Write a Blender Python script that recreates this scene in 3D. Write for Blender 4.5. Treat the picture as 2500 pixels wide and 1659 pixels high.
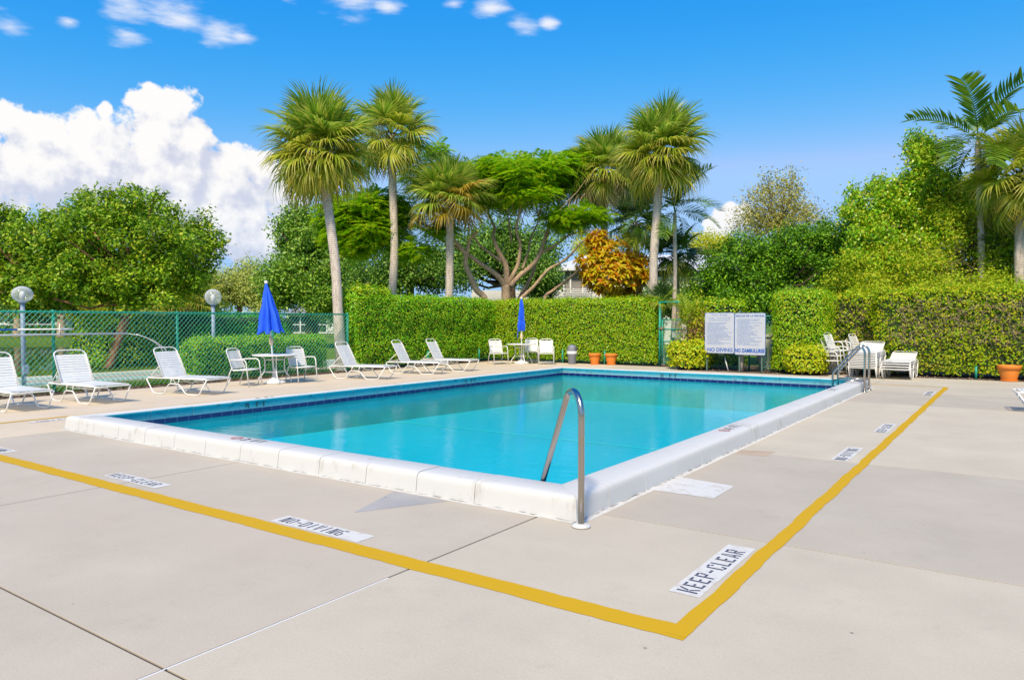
import bpy, math, random
import numpy as np
from mathutils import Vector, Matrix
random.seed(7); rng = np.random.default_rng(7)
R_ = math.radians
for o in list(bpy.data.objects): bpy.data.objects.remove(o)
scn = bpy.context.scene
col = scn.collection
# ------------------------------------------------------------------ camera
CAMH, FPX, PIT, YAW = 1.6, 1778.9, 0.0273, -0.6082
cam_d = bpy.data.cameras.new('camera'); cam = bpy.data.objects.new('camera', cam_d); col.objects.link(cam)
cam.location = (0, 0, CAMH); cam.rotation_euler = (math.pi/2 - PIT, 0, -YAW)
cam_d.sensor_width = 36; cam_d.sensor_fit = 'HORIZONTAL'; cam_d.lens = FPX/2500*36
cam_d.clip_start = 0.05; cam_d.clip_end = 3000
scn.camera = cam
FW = (math.sin(YAW), math.cos(YAW)); RT = (math.cos(YAW), -math.sin(YAW))
def pix(px, py, dep):
    """world point seen at photograph pixel (2500 wide) at a given distance along the view"""
    u = -(py-829.5)/FPX; r = (px-1250)/FPX
    d = math.cos(PIT)+u*math.sin(PIT); z = u*math.cos(PIT)-math.sin(PIT)
    t = dep/d
    return Vector((FW[0]*dep+RT[0]*r*t, FW[1]*dep+RT[1]*r*t, CAMH+z*t))
def dirpix(px, py):
    v = pix(px, py, 100.0) - Vector((0, 0, CAMH)); return v.normalized()
# ------------------------------------------------------------------ light
SUN_EL = R_(50)      # direction towards the sun in plan: (0.36,-0.933), behind the camera
sd = Vector((0.36*math.cos(SUN_EL), -0.933*math.cos(SUN_EL), math.sin(SUN_EL))).normalized()
sun_d = bpy.data.lights.new('sun', 'SUN'); sun_d.energy = 4.3; sun_d.angle = R_(8); sun_d.color = (1.0, 0.85, 0.64)
sun = bpy.data.objects.new('sun', sun_d); col.objects.link(sun)
sun.rotation_euler = (-sd).to_track_quat('-Z', 'Y').to_euler()
scn.view_settings.view_transform = 'Standard'; scn.view_settings.look = 'None'
scn.view_settings.exposure = 0.3; scn.view_settings.gamma = 1.0; scn.view_settings.use_curve_mapping = False
EXPO = 2**scn.view_settings.exposure
world = bpy.data.worlds.new('World'); scn.world = world; world.use_nodes = True
def build_world():
    nt = world.node_tree; N = nt.nodes; L = nt.links; N.clear()
    def node(tree, t, **kw):
        n = tree.nodes.new(t)
        for k, v in kw.items(): setattr(n, k, v)
        return n
    # a cloud field: a union of puffs (direction, radius) roughened by noise
    def field(name, puffs, zs, nscale, namp, stretch=1.0):
        g = bpy.data.node_groups.new(name, 'ShaderNodeTree')
        g.interface.new_socket('Vector', in_out='INPUT', socket_type='NodeSocketVector')
        g.interface.new_socket('Density', in_out='OUTPUT', socket_type='NodeSocketFloat')
        gi = g.nodes.new('NodeGroupInput'); go = g.nodes.new('NodeGroupOutput')
        sc = node(g, 'ShaderNodeVectorMath', operation='MULTIPLY'); g.links.new(gi.outputs[0], sc.inputs[0]); sc.inputs[1].default_value = (1, 1, zs)
        w = node(g, 'ShaderNodeTexNoise'); w.inputs['Scale'].default_value = nscale*0.35; w.inputs['Detail'].default_value = 3
        g.links.new(sc.outputs[0], w.inputs['Vector'])
        wsub = node(g, 'ShaderNodeVectorMath', operation='SUBTRACT'); g.links.new(w.outputs['Color'], wsub.inputs[0]); wsub.inputs[1].default_value = (.5, .5, .5)
        wsc = node(g, 'ShaderNodeVectorMath', operation='SCALE'); g.links.new(wsub.outputs[0], wsc.inputs[0]); wsc.inputs['Scale'].default_value = 0.035
        wad = node(g, 'ShaderNodeVectorMath', operation='ADD'); g.links.new(sc.outputs[0], wad.inputs[0]); g.links.new(wsc.outputs[0], wad.inputs[1])
        last = None
        for d, r in puffs:
            dn = node(g, 'ShaderNodeVectorMath', operation='DISTANCE'); g.links.new(wad.outputs[0], dn.inputs[0]); dn.inputs[1].default_value = (d[0], d[1], d[2]*zs)
            m = node(g, 'ShaderNodeMath', operation='MULTIPLY_ADD'); g.links.new(dn.outputs['Value'], m.inputs[0]); m.inputs[1].default_value = -1/r; m.inputs[2].default_value = 1
            if last is None: last = m
            else:
                x = node(g, 'ShaderNodeMath', operation='SMOOTH_MAX'); g.links.new(last.outputs[0], x.inputs[0]); g.links.new(m.outputs[0], x.inputs[1]); x.inputs[2].default_value = 0.15; last = x
        st = node(g, 'ShaderNodeVectorMath', operation='MULTIPLY'); g.links.new(gi.outputs[0], st.inputs[0]); st.inputs[1].default_value = (1, 1, stretch)
        n1 = node(g, 'ShaderNodeTexNoise'); n1.inputs['Scale'].default_value = nscale; n1.inputs['Detail'].default_value = 7; n1.inputs['Roughness'].default_value = .58
        g.links.new(st.outputs[0], n1.inputs['Vector'])
        a = node(g, 'ShaderNodeMath', operation='SUBTRACT'); g.links.new(n1.outputs['Fac'], a.inputs[0]); a.inputs[1].default_value = .5
        b = node(g, 'ShaderNodeMath', operation='MULTIPLY_ADD'); g.links.new(a.outputs[0], b.inputs[0]); b.inputs[1].default_value = namp; g.links.new(last.outputs[0], b.inputs[2])
        g.links.new(b.outputs[0], go.inputs[0])
        return g
    tc = node(nt, 'ShaderNodeTexCoord')
    sky = node(nt, 'ShaderNodeTexSky'); sky.sky_type = 'NISHITA'; sky.sun_disc = False
    sky.sun_elevation = SUN_EL; sky.sun_rotation = math.atan2(sd.x, sd.y)
    sky.altitude = 0; sky.air_density = 1.0; sky.dust_density = 1.0; sky.ozone_density = 1.2
    # one colour grade for the whole sky: deeper azure overhead, pale blue low down
    sep = node(nt, 'ShaderNodeSeparateColor'); L.new(sky.outputs[0], sep.inputs[0]); cmb = node(nt, 'ShaderNodeCombineColor')
    for ch, (p, ref, k, mx) in enumerate([(4.0, 1.45, .155, 2.1), (.95, 2.27, 1.86, 3.5), (.25, 3.75, 5.0, 5.7)]):
        a = node(nt, 'ShaderNodeMath', operation='DIVIDE'); L.new(sep.outputs[ch], a.inputs[0]); a.inputs[1].default_value = ref
        b = node(nt, 'ShaderNodeMath', operation='POWER'); L.new(a.outputs[0], b.inputs[0]); b.inputs[1].default_value = p
        c = node(nt, 'ShaderNodeMath', operation='MULTIPLY'); L.new(b.outputs[0], c.inputs[0]); c.inputs[1].default_value = k
        d = node(nt, 'ShaderNodeMath', operation='MINIMUM'); L.new(c.outputs[0], d.inputs[0]); d.inputs[1].default_value = mx; L.new(d.outputs[0], cmb.inputs[ch])
    S = 0.145
    white = 1.0/(EXPO*S)
    P = lambda lst: [(dirpix(x, y), r/FPX) for x, y, r in lst]
    cum = [(343, 245, 44), (417, 270, 62), (478, 335, 58), (384, 340, 95), (27, 288, 48), (96, 318, 55), (205, 322, 50), (250, 276, 24),
           (-80, 330, 80), (250, 400, 120), (90, 405, 110), (420, 410, 120), (560, 440, 80), (640, 425, 50), (700, 470, 70), (-120, 430, 120),
           (560, 540, 110), (700, 580, 90), (420, 500, 90), (1790, 520, 40), (1755, 560, 55), (-420, 380, 150), (-700, 420, 130),
           (3200, 480, 120), (3450, 430, 130)]
    wis = [(15, 62, 42), (150, 55, 26), (295, 88, 46), (300, 15, 70), (400, 20, 85), (440, 45, 70), (520, 70, 70), (575, 82, 46), (850, 5, 70), (940, 12, 50),
           (1200, 22, 55), (1270, 55, 45), (1335, 52, 30), (1100, 5, 30), (700, -60, 90), (-200, -40, 110), (1500, -150, 120), (2300, -260, 150)]
    gc = field('cumulus', P(cum), 1.0, 34, 1.7); gw = field('wisps', P(wis), 2.1, 17, 2.3, 4.0)
    def inst(g, vec):
        n = node(nt, 'ShaderNodeGroup'); n.node_tree = g; L.new(vec, n.inputs[0]); return n
    c0 = inst(gc, tc.outputs['Generated'])
    off = node(nt, 'ShaderNodeVectorMath', operation='ADD'); L.new(tc.outputs['Generated'], off.inputs[0])
    lo = Vector((-RT[0], -RT[1], 0))*0.012 + Vector((0, 0, 0.024)); off.inputs[1].default_value = lo
    c1 = inst(gc, off.outputs[0])
    def maprange(src, a, b, c=0, d=1, smooth=True):
        m = node(nt, 'ShaderNodeMapRange'); m.interpolation_type = 'SMOOTHSTEP' if smooth else 'LINEAR'
        L.new(src, m.inputs['Value']); m.inputs['From Min'].default_value = a; m.inputs['From Max'].default_value = b
        m.inputs['To Min'].default_value = c; m.inputs['To Max'].default_value = d; return m.outputs[0]
    alpha = maprange(c0.outputs[0], 0.0, 0.26)
    diff = node(nt, 'ShaderNodeMath', operation='SUBTRACT'); L.new(c0.outputs[0], diff.inputs[0]); L.new(c1.outputs[0], diff.inputs[1])
    shade = maprange(diff.outputs[0], -0.42, 0.36)
    ccol = node(nt, 'ShaderNodeMix', data_type='RGBA'); L.new(shade, ccol.inputs[0])
    ccol.inputs[6].default_value = (white*.64, white*.68, white*.82, 1); ccol.inputs[7].default_value = (white*1.0, white*.985, white*.975, 1)
    # low cumulus fades into the horizon air
    sx = node(nt, 'ShaderNodeSeparateXYZ'); L.new(tc.outputs['Generated'], sx.inputs[0])
    lowf = maprange(sx.outputs['Z'], 0.0, 0.20, 0.75, 1.0)
    am = node(nt, 'ShaderNodeMath', operation='MULTIPLY'); L.new(alpha, am.inputs[0]); L.new(lowf, am.inputs[1])
    w0 = inst(gw, tc.outputs['Generated']); wa = maprange(w0.outputs[0], 0.0, 1.3, 0, 0.9)
    m1 = node(nt, 'ShaderNodeMix', data_type='RGBA'); L.new(wa, m1.inputs[0]); L.new(cmb.outputs[0], m1.inputs[6]); m1.inputs[7].default_value = (white*.92, white*.94, white*1.0, 1)
    m2 = node(nt, 'ShaderNodeMix', data_type='RGBA'); L.new(am.outputs[0], m2.inputs[0]); L.new(m1.outputs[2], m2.inputs[6]); L.new(ccol.outputs[2], m2.inputs[7])
    bg = node(nt, 'ShaderNodeBackground'); bg.inputs['Strength'].default_value = S; L.new(m2.outputs[2], bg.inputs['Color'])
    out = node(nt, 'ShaderNodeOutputWorld'); L.new(bg.outputs[0], out.inputs[0])
build_world()
world.cycles.sampling_method = 'MANUAL'; world.cycles.sample_map_resolution = 128
scn.render.engine = 'CYCLES'
scn.cycles.max_bounces = 8; scn.cycles.transparent_max_bounces = 16; scn.cycles.caustics_reflective = False; scn.cycles.caustics_refractive = False
# ------------------------------------------------------------------ materials
MATS = {}
def mat(name, color=(.5, .5, .5), rough=.6, metal=0.0, spec=.5, bump=None, vary=None, coat=0):
    """principled; vary=(scale, amount, detail) noise in value, bump=(scale, strength)"""
    if name in MATS: return MATS[name]
    m = bpy.data.materials.new(name); m.use_nodes = True; nt = m.node_tree; b = nt.nodes['Principled BSDF']
    b.inputs['Base Color'].default_value = (*color, 1); b.inputs['Roughness'].default_value = rough
    b.inputs['Metallic'].default_value = metal; b.inputs['Specular IOR Level'].default_value = spec
    if coat: b.inputs['Coat Weight'].default_value = coat
    if vary or bump:
        tc = nt.nodes.new('ShaderNodeTexCoord')
    if vary:
        n = nt.nodes.new('ShaderNodeTexNoise'); n.inputs['Scale'].default_value = vary[0]; n.inputs['Detail'].default_value = vary[2] if len(vary) > 2 else 5
        nt.links.new(tc.outputs['Object'], n.inputs['Vector'])
        r = nt.nodes.new('ShaderNodeMapRange'); nt.links.new(n.outputs['Fac'], r.inputs['Value'])
        r.inputs['From Min'].default_value = .3; r.inputs['From Max'].default_value = .7
        r.inputs['To Min'].default_value = 1-vary[1]; r.inputs['To Max'].default_value = 1+vary[1]
        mx = nt.nodes.new('ShaderNodeMix'); mx.data_type = 'RGBA'; mx.blend_type = 'MULTIPLY'; mx.inputs[0].default_value = 1
        mx.inputs[6].default_value = (*color, 1); nt.links.new(r.outputs[0], mx.inputs[7]); nt.links.new(mx.outputs[2], b.inputs['Base Color'])
    if bump:
        n = nt.nodes.new('ShaderNodeTexNoise'); n.inputs['Scale'].default_value = bump[0]; n.inputs['Detail'].default_value = 4
        nt.links.new(tc.outputs['Object'], n.inputs['Vector'])
        bp = nt.nodes.new('ShaderNodeBump'); bp.inputs['Strength'].default_value = bump[1]; bp.inputs['Distance'].default_value = .02
        nt.links.new(n.outputs['Fac'], bp.inputs['Height']); nt.links.new(bp.outputs[0], b.inputs['Normal'])
    MATS[name] = m; return m
LG = (1, 1, 1)
def leafmat(name, cols, trans=.42, rough=.5, spec=.22, patch=None):
    """leaf: colour picked per leaf from a ramp, some light passes through; patch=(colour, scale, lo, hi) a second colour in patches"""
    m = bpy.data.materials.new(name); m.use_nodes = True; nt = m.node_tree; b = nt.nodes['Principled BSDF']; out = nt.nodes['Material Output']
    g = nt.nodes.new('ShaderNodeNewGeometry'); r = nt.nodes.new('ShaderNodeValToRGB'); nt.links.new(g.outputs['Random Per Island'], r.inputs[0])
    cols = [(min(c[0]*LG[0], .62), min(c[1]*LG[1], .60), min(c[2]*LG[2], .3)) for c in cols]
    el = r.color_ramp.elements
    while len(el) < len(cols): el.new(.5)
    for i, c in enumerate(cols): el[i].position = i/(len(cols)-1); el[i].color = (*c, 1)
    c = r.outputs[0]
    if patch:
        tc = nt.nodes.new('ShaderNodeTexCoord'); n = nt.nodes.new('ShaderNodeTexNoise'); n.inputs['Scale'].default_value = patch[1]; n.inputs['Detail'].default_value = 3
        nt.links.new(tc.outputs['Object'], n.inputs['Vector']); mr = nt.nodes.new('ShaderNodeMapRange'); nt.links.new(n.outputs['Fac'], mr.inputs['Value'])
        mr.inputs['From Min'].default_value = patch[2]; mr.inputs['From Max'].default_value = patch[3]
        mx = nt.nodes.new('ShaderNodeMix'); mx.data_type = 'RGBA'; nt.links.new(mr.outputs[0], mx.inputs[0]); nt.links.new(c, mx.inputs[6]); mx.inputs[7].default_value = (*patch[0], 1); c = mx.outputs[2]
    nt.links.new(c, b.inputs['Base Color']); b.inputs['Roughness'].default_value = rough; b.inputs['Specular IOR Level'].default_value = spec
    t = nt.nodes.new('ShaderNodeBsdfTranslucent'); nt.links.new(c, t.inputs[0])
    mix = nt.nodes.new('ShaderNodeMixShader'); mix.inputs[0].default_value = trans
    nt.links.new(b.outputs[0], mix.inputs[1]); nt.links.new(t.outputs[0], mix.inputs[2]); nt.links.new(mix.outputs[0], out.inputs[0])
    return m
def concrete(name, color, mottle=.08):
    m = bpy.data.materials.new(name); m.use_nodes = True; nt = m.node_tree; b = nt.nodes['Principled BSDF']; N = nt.nodes; L = nt.links
    tc = N.new('ShaderNodeTexCoord')
    def noise(s, d=6, ro=.6):
        n = N.new('ShaderNodeTexNoise'); n.inputs['Scale'].default_value = s; n.inputs['Detail'].default_value = d; n.inputs['Roughness'].default_value = ro; L.new(tc.outputs['Object'], n.inputs['Vector']); return n.outputs['Fac']
    def rng_(s, a, c, d, e):
        r = N.new('ShaderNodeMapRange'); L.new(s, r.inputs['Value']); r.inputs['From Min'].default_value = a; r.inputs['From Max'].default_value = c; r.inputs['To Min'].default_value = d; r.inputs['To Max'].default_value = e; return r.outputs[0]
    def mul(c, f):
        x = N.new('ShaderNodeMix'); x.data_type = 'RGBA'; x.blend_type = 'MULTIPLY'; x.inputs[0].default_value = 1
        if isinstance(c, tuple): x.inputs[6].default_value = (*c, 1)
        else: L.new(c, x.inputs[6])
        L.new(f, x.inputs[7]); return x.outputs[2]
    c = mul(color, rng_(noise(.9, 6, .65), .3, .7, 1-mottle, 1+mottle))
    c = mul(c, rng_(noise(70, 5, .8), .3, .7, .89, 1.09))
    c = mul(c, rng_(noise(7, 8, .75), .60, .8, 1.0, .80))      # stains
    c = mul(c, rng_(noise(2.2, 10, .8), .56, .72, 1.0, .90))   # worn, dirty areas
    ck = N.new('ShaderNodeTexNoise'); ck.inputs['Scale'].default_value = .55; ck.inputs['Detail'].default_value = 5; ck.inputs['Roughness'].default_value = .6; L.new(tc.outputs['Object'], ck.inputs['Vector'])
    k1 = N.new('ShaderNodeMath'); k1.operation = 'SUBTRACT'; L.new(ck.outputs['Fac'], k1.inputs[0]); k1.inputs[1].default_value = .66
    k2 = N.new('ShaderNodeMath'); k2.operation = 'ABSOLUTE'; L.new(k1.outputs[0], k2.inputs[0]); c = mul(c, rng_(k2.outputs[0], .0, .0007, .80, 1.0))   # hairline cracks
    # tint drift towards pink
    x = N.new('ShaderNodeMix'); x.data_type = 'RGBA'; L.new(rng_(noise(.5, 3), .4, .65, 0, .35), x.inputs[0]); L.new(c, x.inputs[6]); x.inputs[7].default_value = (color[0]*1.02, color[1]*.95, color[2]*.97, 1)
    # small dark specks
    v = N.new('ShaderNodeTexVoronoi'); v.inputs['Scale'].default_value = 2.3; L.new(tc.outputs['Object'], v.inputs['Vector'])
    sp = rng_(v.outputs['Distance'], .012, .03, .35, 1.0)
    L.new(mul(x.outputs[2], sp), b.inputs['Base Color'])
    b.inputs['Roughness'].default_value = .8; b.inputs['Specular IOR Level'].default_value = .15
    bp = N.new('ShaderNodeBump'); bp.inputs['Strength'].default_value = .25; bp.inputs['Distance'].default_value = .004
    L.new(noise(140, 3), bp.inputs['Height']); L.new(bp.outputs[0], b.inputs['Normal'])
    return m
M_white = mat('white_enamel', (.76, .75, .71), .35, vary=(6, .03))
M_strap = mat('white_vinyl_strap', (.76, .76, .74), .42, vary=(9, .035))
M_whitemesh = mat('table_white', (.74, .73, .70), .4, vary=(5, .05))
M_steel = mat('stainless_steel', (.46, .43, .39), .2, metal=1.0, bump=(60, .02))  # base toned darker and browner to stand in for the deck's reflection
M_green = mat('green_vinyl', (.012, .30, .19), .45, vary=(3, .12))
M_wire = mat('green_wire', (.03, .40, .28), .5)
M_blue = mat('blue_canvas', (.006, .095, .72), .7, vary=(8, .08))
M_postblue = mat('grey_blue_paint', (.24, .31, .42), .5, vary=(20, .14), bump=(40, .1))
M_terra = mat('terracotta', (.72, .215, .022), .62, vary=(5, .06))
M_grey = mat('grey_plastic', (.19, .20, .23), .5, vary=(7, .06))
M_clear = mat('bin_liner', (.75, .76, .8), .25)
M_cream = mat('cream_plastic', (.72, .56, .36), .5)
M_black = mat('black_paint', (.02, .022, .03), .6)
def worn(name, c1, c2, sc, lo, hi):
    m = mat(name, c1, .7, spec=.12); nt = m.node_tree; N = nt.nodes; L = nt.links; g = N.new('ShaderNodeNewGeometry'); n = N.new('ShaderNodeTexNoise'); n.inputs['Scale'].default_value = sc; n.inputs['Detail'].default_value = 8; n.inputs['Roughness'].default_value = .7; L.new(g.outputs['Position'], n.inputs['Vector'])
    r = N.new('ShaderNodeMapRange'); L.new(n.outputs['Fac'], r.inputs['Value']); r.inputs['From Min'].default_value = lo; r.inputs['From Max'].default_value = hi
    x = N.new('ShaderNodeMix'); x.data_type = 'RGBA'; L.new(r.outputs[0], x.inputs[0]); x.inputs[6].default_value = (*c1, 1); x.inputs[7].default_value = (*c2, 1); L.new(x.outputs[2], N['Principled BSDF'].inputs['Base Color']); return m
M_navy = worn('navy_stencil_paint', (.05, .065, .12), (.45, .46, .48), 28, .56, .72)
M_plate = worn('white_road_paint', (.60, .595, .56), (.45, .41, .35), 9, .50, .72)
M_red = mat('faded_red_paint', (.55, .17, .16), .7)
M_tile = mat('cobalt_tile', (.008, .016, .12), .12, vary=(3, .35), coat=.3)
M_grout = mat('grout', (.10, .16, .28), .8)
M_aqua = mat('aqua_pool_paint', (.10, .52, .56), .55, vary=(3, .10))
M_floor = mat('aqua_plaster', (.01, .60, .75), .7, vary=(.5, .05))
M_line = mat('pale_lane_line', (.55, .9, .92), .6)
M_soil = mat('soil', (.09, .06, .04), .95, vary=(6, .4), bump=(25, .6))
M_chip = leafmat('mulch_chips', [(.05, .035, .025), (.16, .11, .08), (.28, .22, .17)], 0, .9, .1)
M_dark = mat('dark_filler', (.03, .055, .01), .9, vary=(8, .4))
M_joint = mat('joint_dirt', (.07, .06, .05), .95)
M_seal = mat('white_sealant', (.72, .72, .72), .6)
def M_yellow_():
    return worn('yellow_line_paint', (.54, .325, .012), (.47, .30, .04), 7, .55, .82)
M_yellow = M_yellow_()
# white coping paint with scuffs and rain streaks
def coping_mat():
    m = bpy.data.materials.new('white_coping_paint'); m.use_nodes = True; nt = m.node_tree; N = nt.nodes; L = nt.links; b = N['Principled BSDF']
    tc = N.new('ShaderNodeTexCoord'); g = N.new('ShaderNodeNewGeometry')
    mp = N.new('ShaderNodeMapping'); mp.inputs['Scale'].default_value = (1, 1, .35); L.new(g.outputs['Position'], mp.inputs['Vector'])
    n = N.new('ShaderNodeTexNoise'); n.inputs['Scale'].default_value = 14; n.inputs['Detail'].default_value = 9; n.inputs['Roughness'].default_value = .72; L.new(mp.outputs[0], n.inputs['Vector'])
    n2 = N.new('ShaderNodeTexNoise'); n2.inputs['Scale'].default_value = 1.6; n2.inputs['Detail'].default_value = 3; L.new(g.outputs['Position'], n2.inputs['Vector'])
    a = N.new('ShaderNodeMath'); a.operation = 'MULTIPLY'; L.new(n.outputs['Fac'], a.inputs[0]); L.new(n2.outputs['Fac'], a.inputs[1])
    r = N.new('ShaderNodeMapRange'); L.new(a.outputs[0], r.inputs['Value']); r.inputs['From Min'].default_value = .30; r.inputs['From Max'].default_value = .46; r.inputs['To Max'].default_value = .75
    x = N.new('ShaderNodeMix'); x.data_type = 'RGBA'; L.new(r.outputs[0], x.inputs[0]); x.inputs[6].default_value = (.58, .58, .555, 1); x.inputs[7].default_value = (.36, .33, .27, 1)
    L.new(x.outputs[2], b.inputs['Base Color']); b.inputs['Roughness'].default_value = .75; b.inputs['Specular IOR Level'].default_value = .25
    bp = N.new('ShaderNodeBump'); bp.inputs['Strength'].default_value = .3; bp.inputs['Distance'].default_value = .006; L.new(n2.outputs['Fac'], bp.inputs['Height']); L.new(bp.outputs[0], b.inputs['Normal'])
    return m
M_coping = coping_mat()
def lip_mat():
    """aqua paint on the inner lip with dark hairline cracks, paler and greyer lower down"""
    m = bpy.data.materials.new('aqua_lip_paint'); m.use_nodes = True; nt = m.node_tree; N = nt.nodes; L = nt.links; b = N['Principled BSDF']
    g = N.new('ShaderNodeNewGeometry'); sx = N.new('ShaderNodeSeparateXYZ'); L.new(g.outputs['Position'], sx.inputs[0])
    n = N.new('ShaderNodeTexNoise'); n.inputs['Scale'].default_value = 5; n.inputs['Detail'].default_value = 6; L.new(g.outputs['Position'], n.inputs['Vector'])
    # paler and greyer towards the bottom of the lip
    ad = N.new('ShaderNodeMath'); ad.operation = 'MULTIPLY_ADD'; L.new(n.outputs['Fac'], ad.inputs[0]); ad.inputs[1].default_value = .06; L.new(sx.outputs['Z'], ad.inputs[2])
    r = N.new('ShaderNodeMapRange'); L.new(ad.outputs[0], r.inputs['Value']); r.inputs['From Min'].default_value = .16; r.inputs['From Max'].default_value = .07; r.inputs['To Max'].default_value = .75
    x = N.new('ShaderNodeMix'); x.data_type = 'RGBA'; L.new(r.outputs[0], x.inputs[0]); x.inputs[6].default_value = (.02, .33, .41, 1); x.inputs[7].default_value = (.40, .55, .55, 1)
    v = N.new('ShaderNodeTexNoise'); v.inputs['Scale'].default_value = 3.1; v.inputs['Detail'].default_value = 2; L.new(g.outputs['Position'], v.inputs['Vector'])
    ab = N.new('ShaderNodeMath'); ab.operation = 'SUBTRACT'; L.new(v.outputs['Fac'], ab.inputs[0]); ab.inputs[1].default_value = .5
    ac = N.new('ShaderNodeMath'); ac.operation = 'ABSOLUTE'; L.new(ab.outputs[0], ac.inputs[0])
    cr = N.new('ShaderNodeMapRange'); L.new(ac.outputs[0], cr.inputs['Value']); cr.inputs['From Min'].default_value = .003; cr.inputs['From Max'].default_value = .008; cr.inputs['To Min'].default_value = .55
    mx = N.new('ShaderNodeMix'); mx.data_type = 'RGBA'; mx.blend_type = 'MULTIPLY'; mx.inputs[0].default_value = 1; L.new(x.outputs[2], mx.inputs[6]); L.new(cr.outputs[0], mx.inputs[7])
    L.new(mx.outputs[2], b.inputs['Base Color']); b.inputs['Roughness'].default_value = .5
    return m
M_lip = lip_mat()
def water_mat(name, tint, scale, strength, ior=1.33):
    m = bpy.data.materials.new(name); m.use_nodes = True; nt = m.node_tree; N = nt.nodes; L = nt.links; N.clear()
    out = N.new('ShaderNodeOutputMaterial'); tr = N.new('ShaderNodeBsdfTransparent'); tr.inputs[0].default_value = (*tint, 1)
    gl = N.new('ShaderNodeBsdfGlossy'); gl.inputs['Roughness'].default_value = .015
    fr = N.new('ShaderNodeFresnel'); fr.inputs['IOR'].default_value = ior
    tc = N.new('ShaderNodeTexCoord'); mp = N.new('ShaderNodeMapping'); L.new(tc.outputs['Object'], mp.inputs['Vector']); mp.inputs['Rotation'].default_value = (0, 0, .6); mp.inputs['Scale'].default_value = (.7, 1.6, 1)
    n = N.new('ShaderNodeTexNoise'); n.inputs['Scale'].default_value = scale; n.inputs['Detail'].default_value = 4; n.inputs['Roughness'].default_value = .55; n.inputs['Distortion'].default_value = .4; L.new(mp.outputs[0], n.inputs['Vector'])
    bp = N.new('ShaderNodeBump'); bp.inputs['Strength'].default_value = strength; bp.inputs['Distance'].default_value = .02; L.new(n.outputs['Fac'], bp.inputs['Height'])
    L.new(bp.outputs[0], gl.inputs['Normal'])
    mix = N.new('ShaderNodeMixShader'); L.new(fr.outputs[0], mix.inputs[0]); L.new(tr.outputs[0], mix.inputs[1]); L.new(gl.outputs[0], mix.inputs[2]); L.new(mix.outputs[0], out.inputs[0])
    return m
M_water = water_mat('pool_water', (.06, .93, .97), 5.2, .3, 1.175)
M_pond = water_mat('pond_water', (.5, .55, .35), 1.5, .05)
def lawn_mat():
    m = bpy.data.materials.new('lawn'); m.use_nodes = True; nt = m.node_tree; N = nt.nodes; L = nt.links; b = N['Principled BSDF']
    tc = N.new('ShaderNodeTexCoord'); n = N.new('ShaderNodeTexNoise'); n.inputs['Scale'].default_value = 1.2; n.inputs['Detail'].default_value = 10; n.inputs['Roughness'].default_value = .75; L.new(tc.outputs['Object'], n.inputs['Vector'])
    r = N.new('ShaderNodeValToRGB'); L.new(n.outputs['Fac'], r.inputs[0]); e = r.color_ramp.elements
    e[0].position = .3; e[0].color = (.05, .10, .008, 1); e[1].position = .7; e[1].color = (.19, .27, .015, 1)
    L.new(r.outputs[0], b.inputs['Base Color']); b.inputs['Roughness'].default_value = .9; b.inputs['Specular IOR Level'].default_value = .1
    bp = N.new('ShaderNodeBump'); bp.inputs['Strength'].default_value = .6; L.new(n.outputs['Fac'], bp.inputs['Height']); L.new(bp.outputs[0], b.inputs['Normal'])
    return m
M_lawn = lawn_mat()
def bark_mat(name, c1, c2, scale=(6, 6, 1.5), bump=.6, rings=None):
    m = bpy.data.materials.new(name); m.use_nodes = True; nt = m.node_tree; N = nt.nodes; L = nt.links; b = N['Principled BSDF']
    tc = N.new('ShaderNodeTexCoord'); mp = N.new('ShaderNodeMapping'); mp.inputs['Scale'].default_value = scale; L.new(tc.outputs['Object'], mp.inputs['Vector'])
    n = N.new('ShaderNodeTexNoise'); n.inputs['Scale'].default_value = 3; n.inputs['Detail'].default_value = 7; n.inputs['Roughness'].default_value = .7; L.new(mp.outputs[0], n.inputs['Vector'])
    f = n.outputs['Fac']
    if rings:
        w = N.new('ShaderNodeTexWave'); w.bands_direction = 'Z'; w.inputs['Scale'].default_value = rings; w.inputs['Distortion'].default_value = 2.5; w.inputs['Detail'].default_value = 2; L.new(tc.outputs['Object'], w.inputs['Vector'])
        a = N.new('ShaderNodeMath'); a.operation = 'MULTIPLY_ADD'; L.new(w.outputs['Fac'], a.inputs[0]); a.inputs[1].default_value = .18; 
        s = N.new('ShaderNodeMath'); s.operation = 'MULTIPLY'; L.new(n.outputs['Fac'], s.inputs[0]); s.inputs[1].default_value = .82; L.new(s.outputs[0], a.inputs[2]); f = a.outputs[0]
    r = N.new('ShaderNodeMapRange'); L.new(f, r.inputs['Value']); r.inputs['From Min'].default_value = .32; r.inputs['From Max'].default_value = .62
    x = N.new('ShaderNodeMix'); x.data_type = 'RGBA'; L.new(r.outputs[0], x.inputs[0]); x.inputs[6].default_value = (*c1, 1); x.inputs[7].default_value = (*c2, 1)
    L.new(x.outputs[2], b.inputs['Base Color']); b.inputs['Roughness'].default_value = .85; b.inputs['Specular IOR Level'].default_value = .2
    bp = N.new('ShaderNodeBump'); bp.inputs['Strength'].default_value = bump; bp.inputs['Distance'].default_value = .03; L.new(f, bp.inputs['Height']); L.new(bp.outputs[0], b.inputs['Normal'])
    return m
M_palmbark = bark_mat('palm_bark', (.30, .235, .185), (.68, .60, .51), rings=5)
M_bark = bark_mat('tan_bark', (.30, .185, .105), (.58, .42, .28))
M_redbark = bark_mat('red_brown_bark', (.12, .055, .03), (.36, .18, .10))
M_darkbark = bark_mat('dark_bark', (.05, .035, .025), (.14, .10, .07))
M_twig = mat('dry_twig', (.34, .24, .15), .9, vary=(4, .3))
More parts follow.
